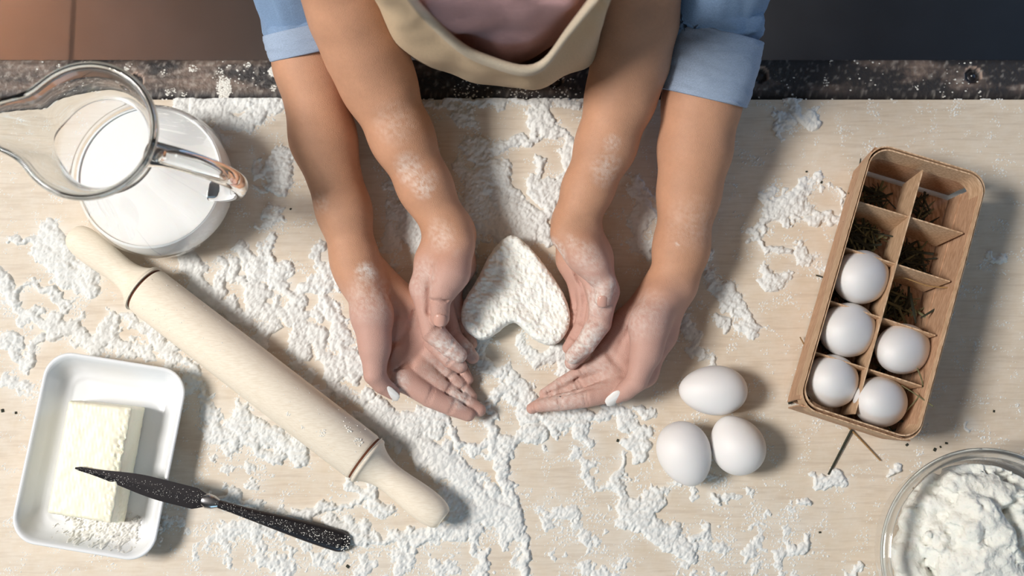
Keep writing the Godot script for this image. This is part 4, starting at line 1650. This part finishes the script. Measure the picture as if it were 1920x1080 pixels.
	for i in 29:
		var t := float(i) / 28
		var up := lerpf(0.0022, 0.0082, smoothstep(0.0, 0.55, t)) * (1.0 if t < 0.9 else lerpf(1.0, 0.45, (t - 0.9) / 0.1))
		var dn := lerpf(0.0012, 0.0092, smoothstep(0.0, 0.7, t)) * (1.0 if t < 0.9 else lerpf(1.0, 0.42, (t - 0.9) / 0.1))
		if i == 0:
			up = 0.0008
			dn = 0.0006
		var q := tip + ax * len_ * t
		rows.append(PackedVector3Array([q + cr * up + nb * 0.0006, q + nb * 0.0011, q - cr * dn + nb * 0.0001, q - cr * dn * 0.98 - nb * 0.0001, q - nb * 0.0011, q + cr * up - nb * 0.0006]))
	st = new_st()
	skin(st, rows, true, false, false, -1)
	cap(st, rows[0], false)
	cap(st, rows[-1], true)
	part("blade", done(st), M.knife, k)
	st = new_st()
	tube_into(st, [heel - ax * 0.006, heel - ax * 0.002, heel + ax * 0.003, heel + ax * 0.008], [Vector2(0.0040, 0.0022), Vector2(0.0062, 0.0034), Vector2(0.0058, 0.0034), Vector2(0.0036, 0.0026)], 16)
	part("bolster", done(st), M.bright, k).set_meta("label", "bright steel collar")
	var hpts := curve3([heel + ax * 0.006, heel.lerp(end, 0.3) + Vector3(0, 0.0005, 0), heel.lerp(end, 0.65), heel.lerp(end, 0.92), heel.lerp(end, 0.975), end], 8)
	var rad := []
	for i in hpts.size():
		var t: float = heel.distance_to(hpts[i]) / heel.distance_to(end)
		rad.append(Vector2(lerpf(0.0034, 0.0088, smoothstep(0.0, 0.9, t)) * (1.0 if t < 0.92 else sqrt(maxf(0.02, 1.0 - pow((t - 0.92) / 0.08, 2.0)))), lerpf(0.0026, 0.0034, t) * (1.0 if t < 0.95 else 0.75)))
	st = new_st()
	tube_into(st, hpts, rad, 18)
	part("handle", done(st), M.knife, k)

# ---------------------------------------------------------------- eggs
var egg_mesh: ArrayMesh

func egg_shape() -> ArrayMesh:
	var prof := []
	for i in 41:
		var t := PI * i / 40
		var y := -cos(t)
		prof.append(Vector2(sin(t) * (1.0 - 0.11 * y - 0.03 * y * y), y))
	prof[0].x = 0.0
	prof[40].x = 0.0
	return lathe(Vector3.ZERO, Vector3.UP, prof, 64)

# an egg whose two ends the photo shows at (x0, y0) blunt and (x1, y1) sharp, lying at height h
func egg(x0: float, y0: float, x1: float, y1: float, h0: float, h1: float, width_px: float, label: String, group: String) -> void:
	if egg_mesh == null: egg_mesh = egg_shape()
	var a := P(x0, y0, h0)
	var b := P(x1, y1, h1)
	var c := (a + b) / 2.0
	var o := part("egg", egg_mesh, M.egg)
	var l := a.distance_to(b) / 2.0
	var r := R(c, width_px) / 2.0
	var y := (b - a).normalized()
	var x := y.cross(Vector3(0.3, 1, 0.2)).normalized()
	o.transform = Transform3D(Basis(x * r, y * l, x.cross(y) * r), c)
	tag(o, label, "egg", group)

func loose_eggs() -> void:
	var g := "three loose eggs on the board"
	egg(1401, 733, 1273, 731, 0.0215, 0.0215, 93, "white egg lying sideways, topmost of the three loose eggs on the board", g)
	egg(1262, 792, 1306, 910, 0.0225, 0.0225, 100, "white egg lying lower left of the three loose eggs on the board", g)
	egg(1410, 886, 1354, 783, 0.0225, 0.0225, 100, "white egg lying lower right of the three loose eggs, nearest the crate", g)

# ---------------------------------------------------------------- egg crate
var cr_p := []

func C(u: float, v: float, h: float) -> Vector3:      # place in the crate: u left to right, v top to bottom (0..1 at the rim), h metres
	var k := 1.0 - 0.085 * (1.0 - h / 0.066)
	u = 0.5 + (u - 0.5) * k
	v = 0.5 + (v - 0.5) * (1.0 - 0.012 * (1.0 - h / 0.066))
	var p: Vector3 = cr_p[0].lerp(cr_p[1], u).lerp(cr_p[3].lerp(cr_p[2], u), v)
	return Vector3(p.x, h, p.z)

func crate_band(h0: float, h1: float, out: float, thick: float, sides: Array) -> ArrayMesh:
	# a strip of veneer bent round the rim; corners rounded
	var path := []
	var r := 0.10
	for q in [[1, 1, 0.0], [0, 1, PI / 2], [0, 0, PI], [1, 0, PI * 1.5]]:
		for k in 9:
			var a: float = q[2] + PI / 2 * k / 8
			path.append(Vector2(q[0] + (1 - 2 * q[0]) * r * 1.6 + cos(a) * r * 1.6, q[1] + (1 - 2 * q[1]) * r * 0.7 + sin(a) * r * 0.7))
	var mid := C(0.5, 0.5, 0.03)
	var rows := []
	for e in [[h0, out], [h1, out], [h1, out - thick], [h0, out - thick]]:
		var row := PackedVector3Array()
		for p in path:
			var q := C(p.x, p.y, e[0])
			var dir := Vector3(q.x - mid.x, 0, q.z - mid.z).normalized()
			row.append(q + dir * e[1])
		rows.append(row)
	var st := new_st()
	for i in 4: skin(st, [rows[i], rows[(i + 1) % 4]], true, false, true, i)
	return done(st)

func crate() -> void:
	cr_p = [P(1638, 268, 0.066), P(1853, 332, 0.066), P(1719, 832, 0.066), P(1497, 760, 0.066)]
	var base := C(0.5, 0.5, 0.0)
	var o := thing("egg_crate", "thin wooden veneer egg crate with ten compartments, hay and five eggs", "crate", base)
	var st := new_st()
	slab_into(st, C(0.03, 0.03, 0.003), C(0.97, 0.03, 0.003), C(0.97, 0.97, 0.003), C(0.03, 0.97, 0.003), 0.0015)
	part("bottom", done(st), M.veneer, o)
	# walls: upright pieces of veneer, each side in two overlapping strips
	for q in [[0.0, 0.02, 0.0, 0.98], [1.0, 0.98, 1.0, 0.02], [0.02, 0.0, 0.98, 0.0], [0.98, 1.0, 0.02, 1.0]]:
		for s in [[0.0022, 0.026, 0.012], [0.024, 0.060, 0.0]]:
			st = new_st()
			var i0: float = 0.022
			var a0: float = lerpf(q[0], 0.5, i0 + s[2])
			var b0: float = lerpf(q[1], 0.5, i0 * 0.5)
			var a1: float = lerpf(q[2], 0.5, i0 + s[2])
			var b1: float = lerpf(q[3], 0.5, i0 * 0.5)
			slab_into(st, C(a0, b0, s[0]), C(a1, b1, s[0]), C(a1, b1, s[1]), C(a0, b0, s[1]), 0.0012)
			part("wall_strip", done(st), M.veneer, o)
	part("outer_band", crate_band(0.042, 0.066, 0.0012, 0.0011, []), M.pale_veneer, o)
	part("inner_band", crate_band(0.043, 0.0672, -0.0018, 0.0012, []), M.pale_veneer, o)
	# dividers: one along, four across
	st = new_st()
	slab_into(st, C(0.485, 0.035, 0.012), C(0.50, 0.965, 0.012), C(0.475, 0.965, 0.060), C(0.475, 0.035, 0.060), 0.0011)
	part("long_divider", done(st), M.pale_veneer, o)
	for q in [[0.215, 0.215], [0.395, 0.400], [0.600, 0.605], [0.795, 0.795]]:
		st = new_st()
		slab_into(st, C(0.07, q[0] + 0.012, 0.014), C(0.93, q[1] + 0.016, 0.014), C(0.955, q[1], 0.0570), C(0.03, q[0], 0.0570), 0.0011)
		part("cross_divider", done(st), M.pale_veneer, o)
	# eggs standing in the compartments
	var g := "eggs standing in the crate"
	for q in [[1612, 520, 101, "pinkish white egg in the crate, highest of the left row", 4, 0], [1587, 619, 102, "pinkish white egg in the crate, middle of the left row", 8, 2], [1557, 714, 100, "pinkish white egg in the crate, bottom of the left row", -2, 8], [1690, 655, 94, "pinkish white egg in the crate's right row, the upper one", 10, -3], [1648, 753, 95, "pinkish white egg in the crate's right row, the lower one", 6, 6]]:
		egg(q[0] + 13 + q[4], q[1] - 5 + q[5], q[0] - 13 - q[4], q[1] + 5 - q[5], 0.0165, 0.0685, q[2], q[3], g)
	# hay
	var rng := RandomNumberGenerator.new()
	rng.seed = 77
	var xf := []
	for bay in [[0.25, 0.12, 26, 0.010], [0.73, 0.12, 22, 0.010], [0.25, 0.305, 110, 0.022], [0.73, 0.31, 70, 0.014], [0.73, 0.50, 60, 0.012], [0.25, 0.50, 22, 0.010], [0.25, 0.70, 20, 0.010], [0.25, 0.88, 18, 0.010], [0.73, 0.70, 24, 0.010], [0.75, 0.89, 40, 0.020], [0.90, 0.90, 16, 0.034], [0.86, 0.52, 6, 0.03]]:
		for k in bay[2]:
			var p := C(bay[0] + rng.randf_range(-0.10, 0.10), bay[1] + rng.randf_range(-0.05, 0.05), 0.005 + rng.randf() * bay[3])
			var y := rng.randf() * TAU
			var d := Vector3(cos(y), rng.randf_range(-0.35, 0.35), sin(y)).normalized() * rng.randf_range(0.006, 0.0145)
			xf.append([p, d])
	var dark := []
	var pale := []
	for e in xf: (pale if rng.randf() < 0.32 else dark).append(e)
	for part_ in [[dark, M.dark_hay, "hay", "dark grey-green hay lying in the compartments of the egg crate"], [pale, M.hay, "hay", "paler dry hay blades mixed into the egg crate compartments"]]:
		var mm := MultiMesh.new()
		mm.transform_format = MultiMesh.TRANSFORM_3D
		var bs := new_st()
		tube_into(bs, [Vector3(-1, 0, 0), Vector3(-0.3, 0.06, 0.03), Vector3(0.4, 0.04, -0.04), Vector3(1, 0, 0)], [Vector2(0.9, 0.5), Vector2(1.0, 0.6), Vector2(0.9, 0.5), Vector2(0.4, 0.3)], 5)
		mm.mesh = done(bs)
		mm.instance_count = part_[0].size()
		for i in part_[0].size():
			var d: Vector3 = part_[0][i][1]
			var z := d.cross(Vector3.UP).normalized() * rng.randf_range(0.0006, 0.0014)
			mm.set_instance_transform(i, Transform3D(Basis(d, Vector3.UP * 0.0006, z), part_[0][i][0]))
		var h := MultiMeshInstance3D.new()
		h.name = numbered(part_[2])
		h.multimesh = mm
		h.material_override = part_[1]
		add_child(h)
		tag(h, part_[3], "hay", "", "stuff")

# ---------------------------------------------------------------- glass bowl of dough
func bowl() -> void:
	var c := P(1856, 1046, 0.075)
	c.y = 0.0
	var o := thing("glass_bowl", "round clear glass mixing bowl holding a mound of floury dough", "bowl", c)
	var R0 := R(P(1856, 1046, 0.075), 203)
	var outer := smooth_profile([Vector2(0, 0), Vector2(0.040, 0.0), Vector2(0.046, 0.0015), Vector2(0.056, 0.009), Vector2(0.069, 0.024), Vector2(0.078, 0.043), Vector2(R0 - 0.003, 0.062), Vector2(R0 - 0.0008, 0.070), Vector2(R0, 0.0735)], 4)
	var inner := smooth_profile([Vector2(R0 - 0.0062, 0.0740), Vector2(R0 - 0.0068, 0.0700), Vector2(R0 - 0.0090, 0.061), Vector2(0.0725, 0.043), Vector2(0.0635, 0.026), Vector2(0.051, 0.013), Vector2(0.036, 0.0065), Vector2(0, 0.0055)], 4)
	var rim := [Vector2(R0 - 0.0006, 0.0758), Vector2(R0 - 0.0020, 0.0770), Vector2(R0 - 0.0036, 0.0772), Vector2(R0 - 0.0054, 0.0760)]
	part("glass_wall", lathe(c, Vector3.UP, outer + rim + inner, 128), M.pane, o)
	var lip := []
	for k in 17: lip.append(Vector2(R0 - 0.0033 + cos(TAU * k / 16) * 0.0040, 0.0742 - sin(TAU * k / 16) * 0.0036))
	lip.reverse()
	part("lip", lathe(c, Vector3.UP, lip, 128), M.glass, o)
	# dough: soft folded lumps
	var f := Field.new(c + Vector3(-0.08, 0.004, -0.082), c + Vector3(0.08, 0.085, 0.082), 0.0017)
	var q := func(x: float, y: float, h: float) -> Vector3: return P(x, y, h)
	f.cone(c + Vector3(0.0, 0.036, 0.0), c + Vector3(0.004, 0.038, 0.0), 0.036, 0.036, 0.01)
	for b in [[1770, 930, 1810, 940, 4.3, 34, 34], [1760, 960, 1800, 970, 4.4, 34, 34], [1790, 880, 1880, 868, 4.6, 22, 24], [1880, 868, 1940, 900, 4.8, 24, 22], [1745, 905, 1720, 960, 3.9, 22, 22], [1712, 960, 1700, 1040, 3.7, 22, 22], [1700, 1040, 1720, 1100, 3.9, 26, 30], [1740, 940, 1760, 1010, 4.6, 24, 26], [1790, 905, 1850, 920, 5.4, 24, 26], [1850, 920, 1900, 940, 5.6, 26, 26], [1830, 950, 1870, 1000, 6.0, 32, 34], [1800, 985, 1830, 1010, 5.9, 28, 30], [1750, 1010, 1790, 1060, 4.9, 30, 32], [1900, 960, 1930, 1010, 5.2, 26, 28], [1870, 1030, 1900, 1080, 5.2, 32, 34], [1790, 1070, 1840, 1110, 5.0, 34, 36], [1930, 940, 1980, 1000, 4.8, 30, 30], [1960, 1010, 1990, 1080, 4.6, 34, 34], [1780, 1140, 1900, 1160, 4.4, 44, 44], [1900, 1130, 1970, 1110, 4.6, 36, 36], [1845, 960, 1812, 1000, 6.6, 20, 14]]:
		var p0: Vector3 = q.call(b[0], b[1], b[4] * 0.01)
		var p1: Vector3 = q.call(b[2], b[3], b[4] * 0.01 + 0.002)
		f.cone(p0, p1, R(p0, b[5]), R(p1, b[6]), 0.0045)
	# folds and holes pressed in
	for b in [[[1786, 922, 7.0, 3], [1789, 948, 6.6, 3]], [[1752, 968, 6.0, 7], [1776, 986, 6.3, 5], [1800, 1000, 7.0, 3]], [[1842, 930, 8.2, 2.5], [1868, 938, 8.3, 2.5], [1894, 934, 7.6, 2.5]], [[1866, 945, 8.0, 3], [1872, 985, 8.0, 3], [1850, 1025, 7.6, 3]], [[1915, 920, 6.6, 9], [1898, 965, 6.6, 8], [1892, 1010, 6.4, 11], [1868, 1040, 6.1, 10], [1858, 1080, 6.0, 8]], [[1722, 960, 5.4, 5], [1735, 1000, 5.5, 6], [1752, 1050, 5.7, 4]], [[1800, 1005, 7.4, 3], [1822, 1020, 7.2, 4], [1850, 1018, 7.2, 3]]]: dig(f, b, 0.006)
	var n := noise(75.0, 701, 4)
	var n2 := noise(30.0, 702, 2)
	var lim := [Vector2(0.0350, 0.0068), Vector2(0.050, 0.0133), Vector2(0.0625, 0.0263), Vector2(0.0715, 0.0433), Vector2(R0 - 0.0102, 0.0613), Vector2(R0 - 0.0095, 0.09)]
	f.each(func(p: Vector3, d: float) -> float:
		if d > 0.02: return d
		var e: float = d + n.get_noise_3dv(p) * 0.0044 + n2.get_noise_3dv(p) * 0.0036
		var r := Vector2(p.x - c.x, p.z - c.z).length()
		var rr := 0.0
		var y := p.y
		if y < lim[0].y: return maxf(e, 0.0070 - y)
		for k in lim.size() - 1:
			if y <= lim[k + 1].y:
				rr = lerpf(lim[k].x, lim[k + 1].x, (y - lim[k].y) / (lim[k + 1].y - lim[k].y))
				break
		return maxf(e, r - rr + 0.0012))
	var dg := part("bread_dough", mesh_of([f]), M.wet_dough)
	tag(dg, "soft folded floury dough heaped inside the clear glass bowl", "dough")

# ---------------------------------------------------------------- straws, specks, crumbs
func stem(pts: Array, r_px: float, m: Material, label: String) -> void:
	var ps := []
	for q in pts: ps.append(P(q[0], q[1], q[2] * 0.01))
	var c := curve3(ps, 5)
	var r := R(ps[0], r_px)
	var rad := []
	for i in c.size(): rad.append(Vector2(r, r * 0.8) * (1.0 - 0.35 * i / c.size()))
	var st := new_st()
	tube_into(st, c, rad, 7)
	tag(part("hay_stem", done(st), m), label, "stem", "loose hay stems by the crate")

func bits() -> void:
	stem([[1597, 806, 0.25], [1575, 848, 0.2], [1553, 890, 0.2]], 2.6, M.dark_hay, "dark thin hay stem on the board below the crate, above a flour crumb")
	stem([[1586, 796, 0.25], [1622, 833, 0.2], [1651, 864, 0.2]], 1.8, M.straw, "tan straw on the board below the crate, right of the dark stem")
	stem([[1478, 757, 0.3], [1500, 745, 0.5], [1516, 752, 0.4]], 2.2, M.dark_hay, "dark hay sprig at the lower left corner of the crate")
	stem([[1484, 742, 0.3], [1502, 757, 0.4]], 1.6, M.dark_hay, "short dark hay sprig crossing another at the crate's lower left corner")
	stem([[1510, 650, 0.3], [1500, 632, 0.6]], 1.5, M.straw, "short straw bristle left of the crate near its middle egg")
	stem([[1514, 648, 0.3], [1520, 618, 0.8]], 1.4, M.straw, "upright straw bristle left of the crate near its middle egg")
	stem([[1530, 516, 0.2], [1550, 522, 0.3]], 1.6, M.dark_hay, "small dark hay bit left of the crate beside its highest egg")
	stem([[1612, 310, 0.3], [1614, 297, 0.5]], 1.6, M.dark_hay, "small dark hay bit at the upper left side of the crate")
	stem([[1790, 540, 5.0], [1740, 536, 4.6], [1690, 520, 4.4], [1664, 528, 4.0]], 1.5, M.straw, "long straw lying across the crate's empty right compartments")
	stem([[1720, 690, 5.6], [1730, 730, 5.2], [1700, 770, 4.6]], 1.6, M.hay, "bent hay stem over the lower right egg in the crate")
	stem([[1750, 762, 6.9], [1715, 738, 5.4], [1690, 722, 4.8]], 1.5, M.hay, "hay stem poking over the crate's right rim beside the lower egg")
	var st := new_st()
	box_into(st, Vector3(-0.0012, 0, -0.0009), Vector3(0.0012, 0.0012, 0.0009), 0.0004)
	var m := done(st)
	for q in [[1512, 322, "tiny dark speck of chaff left of the crate's top, farther from it"], [1540, 342, "tiny dark speck of chaff left of the crate's top, nearer to it"], [652, 1062, "greenish dark speck on the board below the knife handle's end"], [1863, 771, "tiny dark speck on the board right of the crate's lower corner"], [1752, 843, "dark speck above the glass bowl, leftmost of a loose three"], [1763, 838, "dark speck above the glass bowl, middle of a loose three"], [1774, 831, "dark speck above the glass bowl, rightmost of a loose three"], [1700, 834, "dark speck on the board just under the crate's bottom edge"], [545, 392, "tiny dark speck on bare board between jug handle and the left arm"], [30, 774, "thin dark speck on the board just left of the butter dish"], [5, 770, "dark speck on the board at the photo's left border near the butter dish"], [1537, 998, "tiny dark speck on the board left of the glass bowl"], [1158, 826, "tiny dark speck on the board left of the loose eggs"]]:
		var o := part("dark_speck", m, M.dark_hay)
		var p := P(q[0], q[1], 0.0)
		o.transform = Transform3D(Basis(Vector3.UP, q[0] * 0.37).scaled(Vector3.ONE * (0.7 + 0.5 * fposmod(q[1] * 0.37, 1.0))), p)
		tag(o, q[2], "speck", "specks of chaff on the board")
	# crumbs of flour on things: the dark edge, the pin and the knife
	var rng := RandomNumberGenerator.new()
	rng.seed = 9
	var at := []
	for q in [[110, 125, 4, 8], [240, 125, 9, 16], [235, 132, 6, 6], [307, 138, 7, 10], [362, 128, 8, 34], [420, 165, 14, 130], [410, 140, 12, 30], [465, 122, 5, 16], [512, 135, 9, 90], [512, 165, 6, 40], [320, 172, 10, 30], [345, 175, 6, 12], [120, 122, 60, 40], [440, 118, 60, 60], [900, 175, 40, 50], [985, 168, 30, 60], [1060, 175, 30, 50], [1460, 174, 40, 26], [1545, 152, 10, 22], [1556, 115, 5, 10], [1620, 130, 50, 30], [1716, 164, 6, 12], [1800, 172, 40, 30], [1780, 130, 60, 20], [870, 172, 20, 40]]:
		for k in q[3]:
			var a := rng.randf() * TAU
			var d: float = q[2] * sqrt(rng.randf())
			for extra in (3 if q[3] >= 80 else 1):
				var yy: float = q[1] + sin(a + extra) * d * (1.6 if q[3] > 100 else 1.0)
				if yy < 113.0 or yy > 184.0: continue
				at.append([P(q[0] + cos(a + extra) * d, yy, -0.0042), rng.randf_range(0.0003, 0.0012) * (1.5 if q[3] >= 80 and d < q[2] * 0.6 else 1.0)])
	var a := P(272, 543, 0.0215)
	var b := P(684, 860, 0.0215)
	var axis := (b - a).normalized()
	var sd := axis.cross(Vector3.UP).normalized()
	for k in 150:
		var t := rng.randf()
		var ang := rng.randf_range(-1.2, 1.2)
		at.append([a.lerp(b, 0.02 + t * 0.96) + (Vector3.UP * cos(ang) + sd * sin(ang)) * 0.0211, rng.randf_range(0.0003, 0.0007)])
	for q in [[604, 812, 6, 16], [568, 800, 4, 8], [541, 776, 4, 8], [672, 828, 8, 22], [655, 800, 8, 12]]:
		for k in q[3]:
			var p := P(q[0] + rng.randf_range(-1, 1) * q[2], q[1] + rng.randf_range(-1, 1) * q[2], 0.041)
			var w := p - a
			w -= axis * w.dot(axis)
			at.append([p - w + w.normalized() * 0.0212, rng.randf_range(0.0004, 0.0010)])
	var tip := P(141, 878, 0.0405)
	var heel := P(392, 940, 0.0235)
	var end := P(656, 1021, 0.0045)
	for k in 260:
		var t := pow(rng.randf(), 0.8)
		var p := tip.lerp(heel, t)
		at.append([p + Vector3(0.12, 0, -1) * rng.randf_range(-0.8, 0.8) * lerpf(0.002, 0.0085, t) + Vector3(0, 0.0010, 0), rng.randf_range(0.00015, 0.00032)])
	for k in 340:
		var t := pow(rng.randf(), 0.55)
		var p := heel.lerp(end, t)
		var s := rng.randf_range(-0.8, 0.8)
		at.append([p + Vector3(0.15, 0, -1) * s * lerpf(0.003, 0.0080, t) + Vector3(0, 0.0038 * sqrt(1.0 - s * s), 0), rng.randf_range(0.00015, 0.00032 + 0.0004 * t * t * t)])
	var cs := new_st()
	lathe_into(cs, Vector3.ZERO, Vector3.UP, [Vector2(0, -0.7), Vector2(0.9, -0.4), Vector2(1.0, 0.0), Vector2(0.7, 0.5), Vector2(0, 0.75)], 7)
	var mm := MultiMesh.new()
	mm.transform_format = MultiMesh.TRANSFORM_3D
	mm.mesh = done(cs)
	mm.instance_count = at.size()
	for i in at.size():
		var s: float = at[i][1]
		mm.set_instance_transform(i, Transform3D(Basis.from_euler(Vector3(rng.randf() * 0.6, rng.randf() * TAU, rng.randf() * 0.6)).scaled(Vector3(s, s * 0.6, s * rng.randf_range(0.6, 1.0))), at[i][0]))
	var h := MultiMeshInstance3D.new()
	h.name = "flour_crumbs"
	h.multimesh = mm
	h.material_override = M.crumb
	add_child(h)
	tag(h, "white flour crumbs scattered on the dark table edge, rolling pin and knife", "crumbs", "", "stuff")
